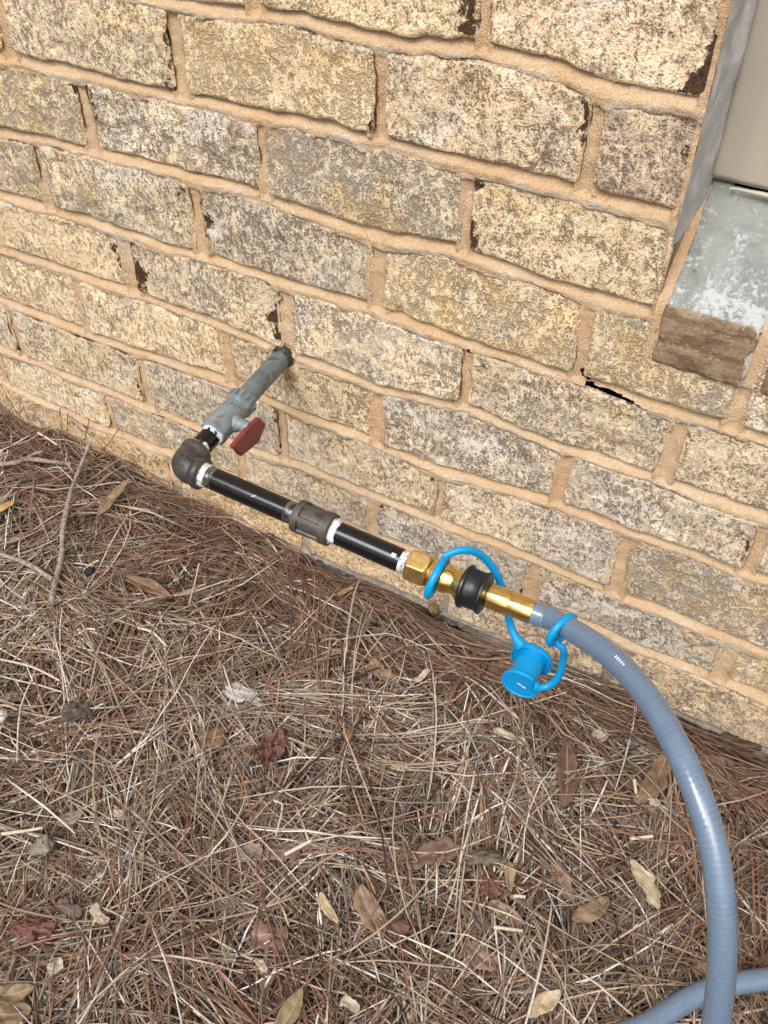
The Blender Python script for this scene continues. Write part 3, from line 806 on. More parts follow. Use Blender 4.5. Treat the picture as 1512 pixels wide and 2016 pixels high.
# valve
def hexr(th, fl, n=6, ph=0.0):
    a = (th + ph) % (2 * math.pi / n) - math.pi / n
    return fl / np.cos(a)
vl = tv1 - tv0
def vrf(th, tt, r):
    u = (tt - tv0) / vl
    if u < .26:
        return np.minimum(hexr(th, r * .90, 6, .3), r * 1.0)
    if u > .86:
        return np.minimum(hexr(th, r * .91, 6, .3), r)
    return np.full_like(th, r)
prof = [(tv0 - .001, .0112), (tv0, .0142), (tv0 + .0015, .0150), (tv0 + vl * .22, .0150), (tv0 + vl * .255, .0142), (tv0 + vl * .28, .0130), (tv0 + vl * .34, .0133), (tv0 + vl * .50, .0141), (tv0 + vl * .62, .0143), (tv0 + vl * .74, .0139), (tv0 + vl * .84, .0138), (tv0 + vl * .87, .0143), (tv0 + vl * .99, .0143), (tv1, .0132)]
V, F = lathe(W0, ax1, prof, vrf, 64)
_, s1, u1 = frame(ax1)
xdir = np.array([1.0, 0, 0]); xdir = unit(xdir - ax1 * (xdir @ ax1)); zdir = unit(np.cross(ax1, xdir)); zdir = zdir if zdir[2] > 0 else -zdir
vc = W0 + ax1 * (tv0 + vl * .60)
vb = link('valve_body', V, F, M['valve'], pipe, sharp=32)
rib = [boxm(W0 + ax1 * (tv0 + vl * .12) + (math.cos(a) * xdir + math.sin(a) * zdir) * .0149, ax1, math.cos(a) * xdir + math.sin(a) * zdir, -math.sin(a) * xdir + math.cos(a) * zdir, .004, .0011, .0011) for a in np.linspace(-.4, 2.2, 7)]
V, F = join(rib); link('collar_rib', V, F, M['valve'], vb, smooth=False)
# cast marks on top of the valve
marks = []
for da, tt, rr in ((1.25, .42, .0032), (.72, .40, .0024), (1.0, .58, .0026)):
    d = math.cos(da) * xdir + math.sin(da) * zdir; c0 = W0 + ax1 * (tv0 + vl * tt) + d * .0140; e2 = np.cross(ax1, d)
    th = np.linspace(0, 2 * math.pi, 18, endpoint=False)
    marks.append(sweep(c0 + np.outer(np.cos(th), ax1) * rr + np.outer(np.sin(th), e2) * rr, .00045, 6, closed=True))
    marks.append(boxm(c0, ax1, e2, d, rr * .45, .0004, .0005))
for k in range(4):
    d = math.cos(.62 + k * .2) * xdir + math.sin(.62 + k * .2) * zdir; e2 = np.cross(ax1, d)
    marks.append(boxm(W0 + ax1 * (tv0 + vl * .70) + d * .0140, ax1, e2, d, .0012, .0004, .0006))
V, F = join(marks); link('cast_mark', V, F, M['valve'], vb, smooth=False)
M['rust'] = mat_plain('rust_spot', (.27, .12, .035), .8)
d = math.cos(1.35) * xdir + math.sin(1.35) * zdir; e2 = np.cross(ax1, d)
V, F = join([boxm(W0 + ax1 * (tv0 + vl * .76) + d * .01405, ax1, e2, d, .0018, .0011, .0004), boxm(W0 + ax1 * (tv0 + vl * .80) + d * .0139 + e2 * .002, ax1, e2, d, .0009, .0005, .0004)])
link('rust_spot', V, F, M['rust'], vb, smooth=False)
# stem and lever on the side away from the elbow's outer corner
V, F = lathe(vc, xdir, [(.004, .0092), (.014, .0090), (.0155, .0083), (.018, .0066), (.0225, .0064), (.0235, .0052), (.027, .0048)], None, 32)
link('stem', V, F, M['valve'], vb, sharp=35)
HX = float(vc[0] + xdir[0] * .0265)
poly = [at_x(x, y, HX) for x, y in ((447, 879), (466, 899), (503, 869), (518, 831), (505, 816), (482, 837))]
pc_ = sum(np.array(q) for q in poly) / len(poly); poly = [pc_ + (np.array(q) - pc_) * .93 for q in poly]
def extr(poly, d, name, m, parent):
    n = len(poly); V = np.vstack([poly, [q + d for q in poly]])
    F = [list(range(n))[::-1], list(range(n, 2 * n))] + [[i, (i + 1) % n, n + (i + 1) % n, n + i] for i in range(n)]
    return link(name, V, F, m, parent, smooth=False)
hb = extr(poly, np.array([.0055, 0, 0]), 'lever', M['red'], vb); bevel(hb, .0016, 3)
hc = sum(poly) / len(poly)
V, F = lathe(np.array([HX - .002, vc[1], vc[2]]), xdir, [(-.003, .0062), (0, .0068), (.004, .0068)], None, 24)
link('lever_hub', V, F, M['valve'], vb, sharp=35)
# close nipple between valve and elbow
V, F = lathe(W0, ax1, [(tv1 - .004, R0)] + [(tv1 + .005, R0)] + [(te - .007, R0)] + threads(te - .007, te + .002, R0), None, 40)
link('close_nipple', V, F, M['black'], pipe, sharp=40)
V, F = paste_ring(W0, ax1, tv1 - .001, tv1 + .0045, .0117, 3.0); link('thread_paste', V, F, M['paste'], pipe)
V, F = paste_ring(W0, ax1, te - .0055, te + .001, .0112, 9.0); link('thread_paste', V, F, M['paste'], pipe)
# elbow
P1 = at_y(800, 1108, -.186)
ax2 = unit(P1 - EL); ax2 = unit(np.array([ax2[0], 0, ax2[2]]))
el0 = W0 + ax1 * te
xe = along(EL, P1, 397, 943)
el1 = EL + ax2 * xe
a0 = np.linalg.norm(EL - el0); R_ = .0105
arc = []
for k in range(13):
    f = k / 12 * math.pi / 2
    arc.append(EL - ax1 * R_ + ax2 * R_ + ax1 * R_ * math.sin(f) - ax2 * R_ * math.cos(f))
Pth = np.vstack([[el0 + (arc[0] - el0) * k / 8 for k in range(8)], arc, [arc[-1] + (el1 - arc[-1]) * k / 8 for k in range(1, 9)]])
Pth, sl = resample(Pth, .0011); Lt = sl[-1]
bd = .0066
rr = np.where((sl < bd) | (sl > Lt - bd), .0157, .0140)
e = np.minimum(sl, Lt - sl); rr = np.where(e < .0011, .0140, rr)
sm = np.abs(e - bd); rr = np.where((e > bd) & (e < bd + .002), .0148, rr)
mid = np.exp(-((sl - Lt / 2) / (Lt * .22)) ** 2); rr = rr + .0014 * mid
V, F = sweep(Pth, rr, 44, up0=(0, 0, 1))
eb = link('elbow', V, F, M['iron'], pipe, sharp=50)
mk = []
for (x, y, r_) in ((363, 897, .0034), (352, 915, .0022), (375, 905, .0024)):
    c0 = at_z(x, y, EL[2] + .0152); th = np.linspace(0, 2 * math.pi, 18, endpoint=False)
    mk.append(sweep(c0 + np.outer(np.cos(th), ax1) * r_ + np.outer(np.sin(th), ax2) * r_ * .8 - np.outer(np.abs(np.cos(th)), (0, 0, .0004)), .00055, 6, closed=True))
V, F = join(mk); link('cast_mark', V, F, M['iron'], eb, smooth=False)
# long run parallel to the wall
def X2(x, y): return along(EL, EL + ax2, x, y)
EL2 = EL
x_n1, x_c0, x_c1, x_b0 = X2(410, 948), X2(581, 1020), X2(653, 1050), X2(806, 1111)
def run(t0, t1, r): return [(t0 + (t1 - t0) * k / 10, r) for k in range(11)]
V, F = paste_ring(EL, ax2, xe - .002, xe + .0066, .0119, 5.0); link('thread_paste', V, F, M['paste'], pipe)
V, F = lathe(EL, ax2, run(xe + .014, x_c0 - .010, R0), None, 40); link('black_nipple', V, F, M['black'], pipe, sharp=40)
V, F = lathe(EL, ax2, threads(xe + .004, xe + .0141, R0 - .0001), None, 40); link('nipple_thread', V, F, M['thread'], pipe, sharp=30)
V, F = lathe(EL, ax2, threads(x_c0 - .0101, x_c0 + .003, R0 - .0001), None, 40); link('nipple_thread', V, F, M['thread'], pipe, sharp=30)
sc_ = [boxm(EL + ax2 * (xe + .062) + np.array([0, -.62, .78]) * R0, unit(ax2 + np.array([0, .5 * q, .4 * q])), np.cross(ax2, np.array([0, -.62, .78])), np.array([0, -.62, .78]), .0024 if q > 0 else .0012, .00022, .00008) for q in (1, -1.6)]
V, F = join(sc_); link('scratch', V, F, M['scuff'], pipe, smooth=False)
cl = x_c1 - x_c0
def crf(th, tt, r):
    u = (tt - x_c0) / cl
    if .2 < u < .79:
        a = (th + .35) % (math.pi / 3)
        w = np.abs(a - math.pi / 6) * r
        return np.where(w > .0050, .0149, .0129)
    return np.full_like(th, r)
prof = [(x_c0, .0125), (x_c0 + .0009, .0150)] + [(x_c0 + cl * k, .0153) for k in (.1, .19, .2)] + [(x_c0 + cl * k, .0149) for k in (.2005, .3, .4, .5, .6, .7, .789)] + [(x_c0 + cl * k, .0153) for k in (.79, .8, .9)] + [(x_c1 - .0009, .0150), (x_c1, .0125)]
V, F = lathe(EL, ax2, prof, crf, 120); cp = link('coupling', V, F, M['couple'], pipe, sharp=35)
# raised letters on the coupling's end bands
lt = []
def stroke(a, b, R=.0153, hw=.00035):
    # (t along axis, angle) pairs on the cylinder
    pa, pb = [EL + ax2 * t_ + R * (math.cos(g_) * np.array([0, -1.0, 0]) + math.sin(g_) * np.array([0, 0, 1.0])) for t_, g_ in (a, b)]
    c0 = (pa + pb) / 2; e1 = pb - pa; L_ = np.linalg.norm(e1); e1 = e1 / L_; rad = unit(c0 - (EL + ax2 * ((c0 - EL) @ ax2)))
    return boxm(c0, e1, np.cross(rad, e1), rad, L_ / 2, hw, .0005)
def glyph(ch, t0, g0, w, h):
    S = {'M': [((0, 0), (0, 1)), ((0, 1), (.5, .4)), ((.5, .4), (1, 1)), ((1, 1), (1, 0))], 'A': [((0, 0), (.5, 1)), ((.5, 1), (1, 0)), ((.25, .4), (.75, .4))], '4': [((.7, 0), (.7, 1)), ((.7, 1), (0, .35)), ((0, .35), (1, .35))]}[ch]
    for (a, b), (c, d_) in S:                                 # letters read round the band
        lt.append(stroke((t0 + b * h, g0 - a * w), (t0 + d_ * h, g0 - c * w)))
glyph('A', x_c1 - cl * .16, 1.05, .22, .0045); glyph('M', x_c1 - cl * .16, .75, .25, .0045); glyph('4', x_c0 + cl * .56, 1.55, .22, .0055)
V, F = join(lt); link('cast_letter', V, F, M['couple'], cp, smooth=False)
V, F = paste_ring(EL, ax2, x_c1 - .001, x_c1 + .0070, .0117, 13.0); link('thread_paste', V, F, M['paste'], pipe)
V, F = lathe(EL, ax2, run(x_c1 + .004, x_b0 - .007, R0), None, 40); link('black_nipple', V, F, M['black'], pipe, sharp=40)
V, F = lathe(EL, ax2, threads(x_b0 - .0075, x_b0 + .002, R0 + .0001), lambda th, tt, r: r + .0004 * noise(np.cos(th) * 4, np.sin(th) * 4, tt * 300), 40); link('nipple_thread', V, F, M['paste'], pipe, sharp=30)
V, F = join([boxm(EL + ax2 * (x_b0 - .0125) + np.array([0, -.5, .866]) * R0, ax2, np.cross(ax2, np.array([0, -.5, .866])), np.array([0, -.5, .866]), .0022, .0017, .0003)])
link('paste_dab', V, F, M['paste'], pipe, smooth=False)
# brass quick-connect socket
Q0 = EL + ax2 * x_b0; Q1 = at_y(1050, 1206, -.184); axq = unit(Q1 - Q0)
def qx(x, y): return along(Q0, Q1, x, y)
h0, h1 = 0.0, qx(846, 1130)
def hx(th, tt, r):
    k = min((tt - h0), (h1 - tt)); rc = .0148 - .0024 + max(0, k) * 1.0
    return np.minimum(hexr(th, .0131, 6, .30), min(rc, .0150))
V, F = lathe(Q0, axq, [(h0 + (h1 - h0) * k / 24, .0145) for k in range(25)], hx, 120)
sk = link('brass_hex', V, F, M['hexbrass'], pipe, sharp=25)
nk = qx(893, 1147); s0_, s1_ = qx(912, 1154), qx(957, 1170)
prof = [(h1, .0105), (h1 + .0012, .0124), (h1 + .002, .0129), (nk - .0075, .0129), (nk - .0055, .0126), (nk - .0025, .0112), (nk, .0108), (nk + .002, .0110), (s0_ - .002, .0150), (s0_ + .002, .0160)]
V, F = lathe(Q0, axq, prof, None, 64); link('brass_socket', V, F, M['brass'], pipe, sharp=35)
sl_ = s1_ - s0_
prof = [(s0_ - .001, .0150), (s0_, .0178), (s0_ + .0016, .0193), (s0_ + .0032, .0193), (s0_ + .0046, .0178), (s0_ + .0054, .0172), (s0_ + sl_ * .5, .0171), (s1_ - .0046, .0172), (s1_ - .0034, .0180), (s1_ - .0022, .0187), (s1_ - .0008, .0184), (s1_, .0165), (s1_ + .0002, .0112)]
V, F = lathe(Q0, axq, prof, None, 64); link('release_sleeve', V, F, M['rubber'], pipe, sharp=38)

# ------------------------------------------------------------------ gas hose
plug_t1 = float(np.linalg.norm(Q1 - Q0))
hose = thing('gas_hose', tuple(Q1), 'grey-blue ribbed vinyl gas hose curving from the brass coupling down to the straw', 'hose')
g_ = qx(1006, 1190)
prof = [(s1_ - .002, .0095), (s1_ + .0014, .0099), (s1_ + .0018, .0104), (s1_ + .0026, .0107), (g_ - .0022, .0107), (g_ - .0010, .0104), (g_ - .0003, .0099), (g_ + .0003, .0099), (g_ + .0010, .0101), (plug_t1 - .001, .0101), (plug_t1, .0097), (plug_t1 + .0001, .0085)]
V, F = lathe(Q0, axq, prof, None, 64); link('brass_plug', V, F, M['brass'], hose, sharp=35)
HP = [Q1 - axq * .006, Q1 + axq * .010, at_y(1090, 1220, -.186), (.535, -.220, -.316 + ZO), (.579, -.262, -.297 + ZO), (.609, -.298, -.292 + ZO), (.635, -.323, -.304 + ZO), (.656, -.348, -.329 + ZO), (.673, -.369, -.368 + ZO), (.686, -.383, -.417 + ZO), (.697, -.400, -.475 + ZO), (.704, -.430, -.545 + ZO), (.705, -.475, -.595 + ZO), (.695, -.53, -.612 + ZO), (.665, -.60, -.615 + ZO), (.61, -.645, -.615 + ZO), (.54, -.64, -.615 + ZO), (.505, -.58, -.615 + ZO), (.53, -.50, -.613 + ZO), (.59, -.415, -.612 + ZO)]
# second strand on the straw: fixed by the photograph on the level of the straw
ZG = .050
HP += [at_z(1290, 2014, ZG), at_z(1330, 1976, ZG), at_z(1385, 1950, ZG), at_z(1445, 1935, ZG), at_z(1512, 1928, ZG), (.80, -.215, .048), (.90, -.20, .045), (1.05, -.22, .045)]
hp, sh = resample(catmull(HP, 24), .00065)
for _ in range(3):                            # even out the curve away from the ferrule
    kw = 61; pad = np.vstack([np.repeat(hp[:1], kw // 2, 0), hp, np.repeat(hp[-1:], kw // 2, 0)])
    cs = np.cumsum(np.vstack([np.zeros((1, 3)), pad]), 0); sm_ = (cs[kw:] - cs[:-kw]) / kw
    wgt = (sstep(.03, .07, sh) * sstep(sh[-1], sh[-1] - .04, sh))[:, None]
    hp = hp * (1 - wgt) + sm_ * wgt
ribc = np.repeat(np.maximum(0, np.cos(sh / .0040 * 2 * math.pi)) ** 4, 36)
rib_ = .00006 * (np.maximum(0, np.cos(sh / .0040 * 2 * math.pi)) ** 3) * sstep(.0, .03, sh)
V, F = sweep(hp, .0093 + rib_, 36)
ht = link('hose_tube', V, F, M['hose'], hose, attrs={'rib': ('FLOAT', ribc)})
# worn white print on the hose
i0 = np.argmin(((proj(hp) - np.array([1235, 1310])) ** 2).sum(1))
pm = []
for k in range(5):
    i = i0 + k * 4 - 8
    tg = unit(hp[i + 2] - hp[i - 2]); nn = unit(unit(TOC * 1.0 + RT * -.15) - tg * (unit(TOC + RT * -.15) @ tg)); bb = np.cross(tg, nn)
    pm.append(boxm(hp[i] + nn * .00925 * math.cos(.25) - bb * .00925 * math.sin(.25), tg, bb, nn, .0006, .0018 - .0002 * k, .00018))
V, F = join(pm); link('print', V, F, M['scuff'], ht, smooth=False)

# ------------------------------------------------------------------ blue dust caps
nrm = unit(math.cos(math.radians(52)) * TOC + math.sin(math.radians(52)) * (-.56 * RT - .83 * UP))
CU = at_y(1047, 1297, -.172)                 # centre of the upper flange
dcap = thing('rubber_plug', tuple(CU), 'upper half of the cyan rubber dust caps, flanged plug tethered round the brass socket', 'cap')
dcup = thing('rubber_stopper', tuple(CU + nrm * .03), 'lower half of the cyan rubber dust caps, lettered disc tethered round the grey hose', 'cap')
V, F = lathe(CU, nrm, [(-.0035, .016), (-.003, .0183), (-.0015, .0192), (.0022, .0192), (.0032, .0186), (.0030, .0176), (.0012, .0166), (.0004, .0150), (.0004, .0137), (.002, .0128), (.008, .0124), (.020, .0124), (.0275, .0126)], None, 72)
pl = link('flanged_plug', V, F, M['blue'], dcap, sharp=38)
CL = CU + nrm * .0275
V, F = lathe(CL, nrm, [(-.0012, .0125), (-.0010, .0160), (.0, .0170), (.0022, .0172), (.0030, .0167), (.0031, .0157), (.0023, .0150), (.0022, .004), (.0022, .0001)], None, 72)
dk = link('lettered_disc', V, F, M['blue'], dcup, sharp=38)
_, sN, uN = frame(nrm)
eR = unit(RT - nrm * (RT @ nrm)); eU = np.cross(nrm, eR); eU = eU if eU @ UP > 0 else -eU
lts = []
rg = random.Random(5)
for a in list(np.arange(.15, 1.25, .13)) + list(np.arange(2.2, 3.5, .13)) + list(np.arange(4.0, 6.0, .13)):
    d = math.cos(a) * eR + math.sin(a) * eU; tg = -math.sin(a) * eR + math.cos(a) * eU
    c0 = CL + nrm * .0023 + d * .0128
    lts.append(boxm(c0, d, tg, nrm, .00095, .00022, .00028))
    if rg.random() < .6: lts.append(boxm(c0 + d * .0008 * rg.choice((-1, 0, 1)) + tg * .00045, tg, d, nrm, .0005, .0002, .00028))
V, F = join(lts); link('raised_lettering', V, F, M['blue'], dk, smooth=False)
V, F = join([boxm(CL + nrm * .0023 + eR * (.0012 + .0014 * k) - eU * (.0005 + .0006 * k), unit(eR - .5 * eU), unit(eU + .5 * eR), nrm, .0012, .0003 + .0002 * (k == 2), .0003) for k in range(-2, 3)]); link('white_mark', V, F, M['scuff'], dk, smooth=False)  # white raised bars across the middle of the disc

def ring_pts(c, e1, e2, r, n=60):
    th = np.linspace(0, 2 * math.pi, n, endpoint=False); return c + np.outer(np.cos(th), e1) * r + np.outer(np.sin(th), e2) * r
# tether of the plug: ring round the socket, strap arching behind the sleeve
rc = Q0 + axq * qx(862, 1132)
e1 = unit(.43 * RT + .90 * UP); e2 = unit(TOC - .22 * RT)
V, F = sweep(ring_pts(rc - e1 * .0012, e1, e2, .0180), .0034, 14, closed=True); link('tether_ring', V, F, M['blue'], dcap)
P_ = [at_y(874, 1096, -.187), at_y(884, 1091, -.184), at_y(900, 1085, -.180), at_y(920, 1083, -.174), at_y(943, 1090, -.166), at_y(963, 1108, -.160), at_y(980, 1136, -.158), at_y(991, 1165, -.160), at_y(998, 1198, -.163), at_y(1005, 1230, -.166), at_y(1015, 1254, -.170), at_y(1028, 1272, -.172)]
cp_ = catmull(P_, 8); V, F = sweep(cp_, .0034 + .0022 * sstep(.86, 1, np.linspace(0, 1, len(cp_))), 14, flat=.85); link('tether_strap', V, F, M['blue'], dcap)
# tether of the cap: ring round the hose, strap hooking under to the disc
ih = np.argmin(((proj(hp) - np.array([1112, 1229])) ** 2).sum(1)); tg = unit(hp[ih + 3] - hp[ih - 3])
e1 = unit(.67 * RT + .74 * UP); e2 = unit(TOC - .42 * RT + .36 * UP)
rc = hp[ih] - e1 * .0035 - UP * .001
V, F = sweep(ring_pts(rc, e1, e2, .0138), .0032, 14, closed=True); link('tether_ring', V, F, M['blue'], dcup)
yb = float(rc[1])
P_ = [at_y(1091, 1262, yb - .004), at_y(1100, 1270, yb - .004), at_y(1109, 1278, yb - .003), at_y(1109, 1296, yb), at_y(1105, 1318, yb), at_y(1096, 1337, yb - .001), at_y(1081, 1350, yb - .004), at_y(1064, 1354, yb - .008), at_y(1049, 1350, yb - .010)]
cp_ = catmull(P_, 8); V, F = sweep(cp_, .0032 + .0022 * sstep(.84, 1, np.linspace(0, 1, len(cp_))), 14, flat=.85); link('tether_strap', V, F, M['blue'], dcup)

# ------------------------------------------------------------------ leaves, twigs and chips lying on the straw
def surf(x, y):
    return float(soil_z(x, y)) + float(.010 * fbm(x * 9, y * 9, seed=201, octs=2) + .006 * sstep(-.3, -.06, np.asarray(y))) + .027
def on_straw(x, y, dz=0.0):
    z = .035
    for _ in range(5):
        q = at_z(x, y, z); z = surf(q[0], q[1]) + dz
    return at_z(x, y, z)
t = NT('dead_leaf')
oi = t.new('ShaderNodeObjectInfo'); p = t.pos(rnd=True); lu = t.attr('lu'); lv = t.attr('lv')
vein = t.math('ABSOLUTE', t.math('SINE', t.math('ADD', t.math('MULTIPLY', lu, 46.0), t.math('MULTIPLY', t.math('ABSOLUTE', lv), -14.0))))
c = t.mix(t.ramp(t.noise(p, 70, 6, .7, .3), .35, .68), oi.outputs['Color'], t.mix(1.0, oi.outputs['Color'], (.55, .47, .42), 'MULTIPLY'))
c = t.mix(t.ramp(vein, .22, .0, 0, .25), c, (.34, .26, .17))
c = t.mix(t.ramp(t.math('ABSOLUTE', lv), .09, .03, 0, .45), c, (.40, .30, .19))
c = t.mix(t.ramp(t.noise(p, 330, 3, .6), .66, .73, 0, .7), c, (.05, .03, .02))
c = t.mix(t.ramp(t.noise(p, 45, 4, .6), .62, .72, 0, .4), c, (.40, .36, .31))
M['leaf'] = t.done(c, t.ramp(t.noise(p, 120, 3, .6), .3, .7, .45, .75), t.bump(t.math('ADD', t.noise(p, 260, 4, .6), t.math('MULTIPLY', vein, .10)), .5, .0012), Specular_IOR_Level=.35)
NLEAF = [0]
def leaf(name, label, cat, b, tip, wmm, col, fold=.25, curl=.15, shape='lance', torn=0.0, dz=0.0, tilt=0.0, group='dead leaves lying on the straw', lift=0.0):
    NLEAF[0] += 1; sd_ = NLEAF[0] * 13; torn = max(torn * 1.3, .10); curl = curl * 1.6; col = tuple(v_ * (.86 if col[0] > .45 else .68) for v_ in col)
    B, T = on_straw(*b, dz), on_straw(*tip, dz + lift)
    nu, nv = 26, 11
    u = np.linspace(0, 1, nu)[:, None]; v = np.linspace(-1, 1, nv)[None, :]
    L = np.linalg.norm(T - B); a = (T - B) / L
    s = unit(np.cross(np.array([0, 0, 1.0]), a)); n = np.cross(a, s)
    s, n = s * math.cos(tilt) + n * math.sin(tilt), n * math.cos(tilt) - s * math.sin(tilt)
    if shape == 'lance': w = np.sin(math.pi * np.clip(u, .0, 1) ** .9) ** .8
    elif shape == 'oval': w = np.sin(math.pi * np.clip(u * .98 + .01, 0, 1)) ** .55
    elif shape == 'wide': w = np.sin(math.pi * np.clip(u * .9 + .08, 0, 1) ** 1.1) ** .45
    else: w = np.clip(np.minimum(u, 1 - u) * 9, 0, 1) ** .5
    w = w * (1 + .10 * noise(u * 5 + sd_, 0.5, seed=5))
    edge = 1 + torn * noise(u * 7 + sd_, np.sign(v) * 3.0, seed=6) * np.abs(v) + torn * .5 * noise(u * 21 + sd_, np.sign(v) * 5.0, seed=6) * np.abs(v)
    hw = wmm * .0005
    along_ = u * L + torn * .10 * L * noise(v * 3 + sd_, 1.0, seed=9) * (2 * np.abs(u - .5)) ** 2
    side = v * hw * w * edge + .30 * hw * np.sin(u * 2.6 + sd_) * np.sin(u * math.pi)
    hgt = np.abs(v) * hw * w * fold + curl * L * (4 * (u - .5) ** 2) * .22 + hw * .28 * fbm(u * 4 + sd_, v * 1.6, seed=10, octs=2) * w
    P = B + along_[..., None] * a + side[..., None] * s + hgt[..., None] * n
    P = P.reshape(-1, 3)
    V = np.vstack([P, P - n * .00045])
    F = grid_faces(nu, nv); n0 = len(P)
    ring = [i * nv for i in range(nu)] + [(nu - 1) * nv + j for j in range(1, nv)] + [i * nv + nv - 1 for i in range(nu - 2, -1, -1)] + [j for j in range(nv - 2, 0, -1)]
    m = len(ring); rg_ = np.array(ring); kk = np.arange(m); k2 = (kk + 1) % m
    F = np.vstack([F, F[:, ::-1] + n0, np.stack([rg_[kk], rg_[k2], n0 + rg_[k2], n0 + rg_[kk]], -1)])
    lu_ = np.tile((u + 0 * v).ravel(), 2); lv_ = np.tile((v + 0 * u).ravel(), 2)
    o = link(name, V, F, M['leaf'], attrs={'lu': ('FLOAT', lu_), 'lv': ('FLOAT', lv_)}, base=B)
    o.color = (*col, 1)
    return tag(o, label, cat, group)
TAN, BRN, RED, PAL_, TAU, DRK, GRY = (.34, .245, .15), (.215, .125, .075), (.16, .055, .04), (.52, .44, .30), (.27, .19, .15), (.10, .06, .04), (.36, .31, .26)
leaf('dead_leaf', 'long tan spear-shaped leaf lying below the iron elbow', 'leaf', (192, 1020), (256, 944), 15, (.37, .27, .17), .35, .12, dz=.008, lift=.008)
leaf('dead_leaf', 'brown pointed leaf lying beside the lower end of the forked twig', 'leaf', (248, 1138), (340, 1177), 18, (.27, .165, .10), .3, .1, 'lance', .05, dz=.006)
leaf('dead_leaf', 'dark maroon scrap of leaf behind the brown pointed leaf', 'leaf', (222, 1108), (275, 1120), 14, (.14, .075, .065), .2, .05, 'torn', .25)
leaf('dead_leaf', 'torn brown leaf scrap left of the crumpled red-brown leaf', 'leaf', (388, 1455), (446, 1450), 21, (.26, .155, .095), .15, .08, 'torn', .28, dz=.004)
leaf('dead_leaf', 'grey-tan leaf lying on edge at the far left of the straw', 'leaf', (112, 1625), (166, 1595), 16, (.33, .27, .21), .2, .05, 'lance', .08)
leaf('dead_leaf', 'tan leaf cut by the left edge of the picture near the bottom corner', 'leaf', (-30, 1962), (68, 1945), 17, (.34, .26, .155), .3, .1, 'oval', .05, dz=.004)
leaf('dead_leaf', 'tan leaf in the very bottom left corner under another leaf', 'leaf', (-30, 1994), (62, 1990), 20, (.32, .235, .14), .3, .1, 'oval', .05)
leaf('dead_leaf', 'tan folded leaf cut by the bottom edge left of centre', 'leaf', (540, 2040), (596, 1944), 17, (.36, .29, .17), .5, .05, 'lance', .03, dz=.006)
leaf('dead_leaf', 'small pale cream leaf standing alone below the picture centre', 'leaf', (630, 1758), (664, 1818), 9, (.52, .43, .27), .35, .15, 'oval', .05, dz=.004)
leaf('dead_leaf', 'broad tan leaf right of the small pale cream leaf', 'leaf', (708, 1742), (752, 1846), 22, (.34, .235, .155), .25, .08, 'oval', .1)
leaf('dead_leaf', 'taupe leaf scrap crossed by a pale broken stick', 'leaf', (522, 1670), (592, 1680), 17, (.24, .165, .135), .1, .05, 'torn', .15)
leaf('dead_leaf', 'pinkish brown torn leaf at the lower left of the broad tan leaf', 'leaf', (494, 1838), (566, 1848), 21, (.28, .17, .13), .15, .05, 'torn', .25)
leaf('dead_leaf', 'dark brown folded leaf standing up below the blue caps', 'leaf', (1118, 1462), (1108, 1592), 22, (.20, .125, .09), .45, .12, 'oval', .1, dz=.006)
leaf('dead_leaf', 'ragged tan leaf against the left side of the curving hose', 'leaf', (1320, 1480), (1252, 1586), 22, (.32, .215, .135), .4, .2, 'wide', .22, dz=.006)
leaf('dead_leaf', 'dark reddish leaf between the folded leaf and the ragged tan leaf', 'leaf', (1196, 1494), (1278, 1530), 14, (.15, .085, .06), .3, .1, 'lance', .05)
leaf('dead_leaf', 'pale cream leaf with a bitten edge left of the lower hose', 'leaf', (1242, 1694), (1296, 1790), 17, (.55, .47, .33), .15, .1, 'oval', .22, dz=.008)
leaf('dead_leaf', 'pale cream leaf near the bottom edge left of the hose crossing', 'leaf', (1040, 2002), (1104, 1951), 15, (.54, .45, .30), .2, .1, 'oval', .12, dz=.006)
leaf('dead_leaf', 'small tan curved leaf beside an orange bark chip', 'leaf', (1000, 1694), (1006, 1758), 10, (.42, .33, .20), .5, .12, 'lance', .03, dz=.004)
leaf('dead_leaf', 'mottled tan leaf curling over below the orange bark chip', 'leaf', (962, 1778), (1032, 1822), 14, (.32, .25, .18), .5, .2, 'oval', .05, dz=.004)
leaf('dead_leaf', 'slate brown leaf half hidden beside the mottled tan leaf', 'leaf', (930, 1790), (968, 1842), 12, (.16, .13, .125), .4, .1, 'lance', .03)
leaf('dead_leaf', 'tan leaf under straw left of the bitten cream leaf', 'leaf', (1128, 1812), (1200, 1768), 17, (.35, .255, .16), .2, .08, 'oval', .08)
leaf('dead_leaf', 'pinkish tan long leaf pointing up toward the tan leaf under straw', 'leaf', (1088, 1690), (1130, 1778), 17, (.33, .22, .16), .3, .06, 'lance', .08)
leaf('dead_leaf', 'tan scrap at the foot of the wall under the blue disc', 'leaf', (728, 1300), (772, 1338), 15, (.33, .22, .13), .2, .08, 'torn', .2)
leaf('dead_leaf', 'brown curled leaf right of the hose at the foot of the wall', 'leaf', (1378, 1492), (1446, 1508), 16, (.21, .135, .09), .4, .15, 'oval', .1)
leaf('dead_leaf', 'blackish leaf tucked into the gutter of the wall far right', 'leaf', (1418, 1452), (1496, 1478), 16, (.085, .055, .04), .4, .15, 'wide', .15)
leaf('dead_leaf', 'tan leaf lying flat right of the hose at mid height', 'leaf', (1428, 1566), (1506, 1560), 15, (.30, .20, .12), .25, .08, 'lance', .06)
leaf('dead_leaf', 'small brown leaf touching the left side of the hose near the crossing', 'leaf', (1362, 1908), (1402, 1900), 17, (.34, .23, .15), .3, .12, 'oval', .05)
leaf('dead_leaf', 'yellow leaf cut by the left edge beside the forked twig', 'leaf', (-18, 1016), (28, 990), 14, (.50, .36, .13), .35, .12, 'oval', .06, dz=.004)
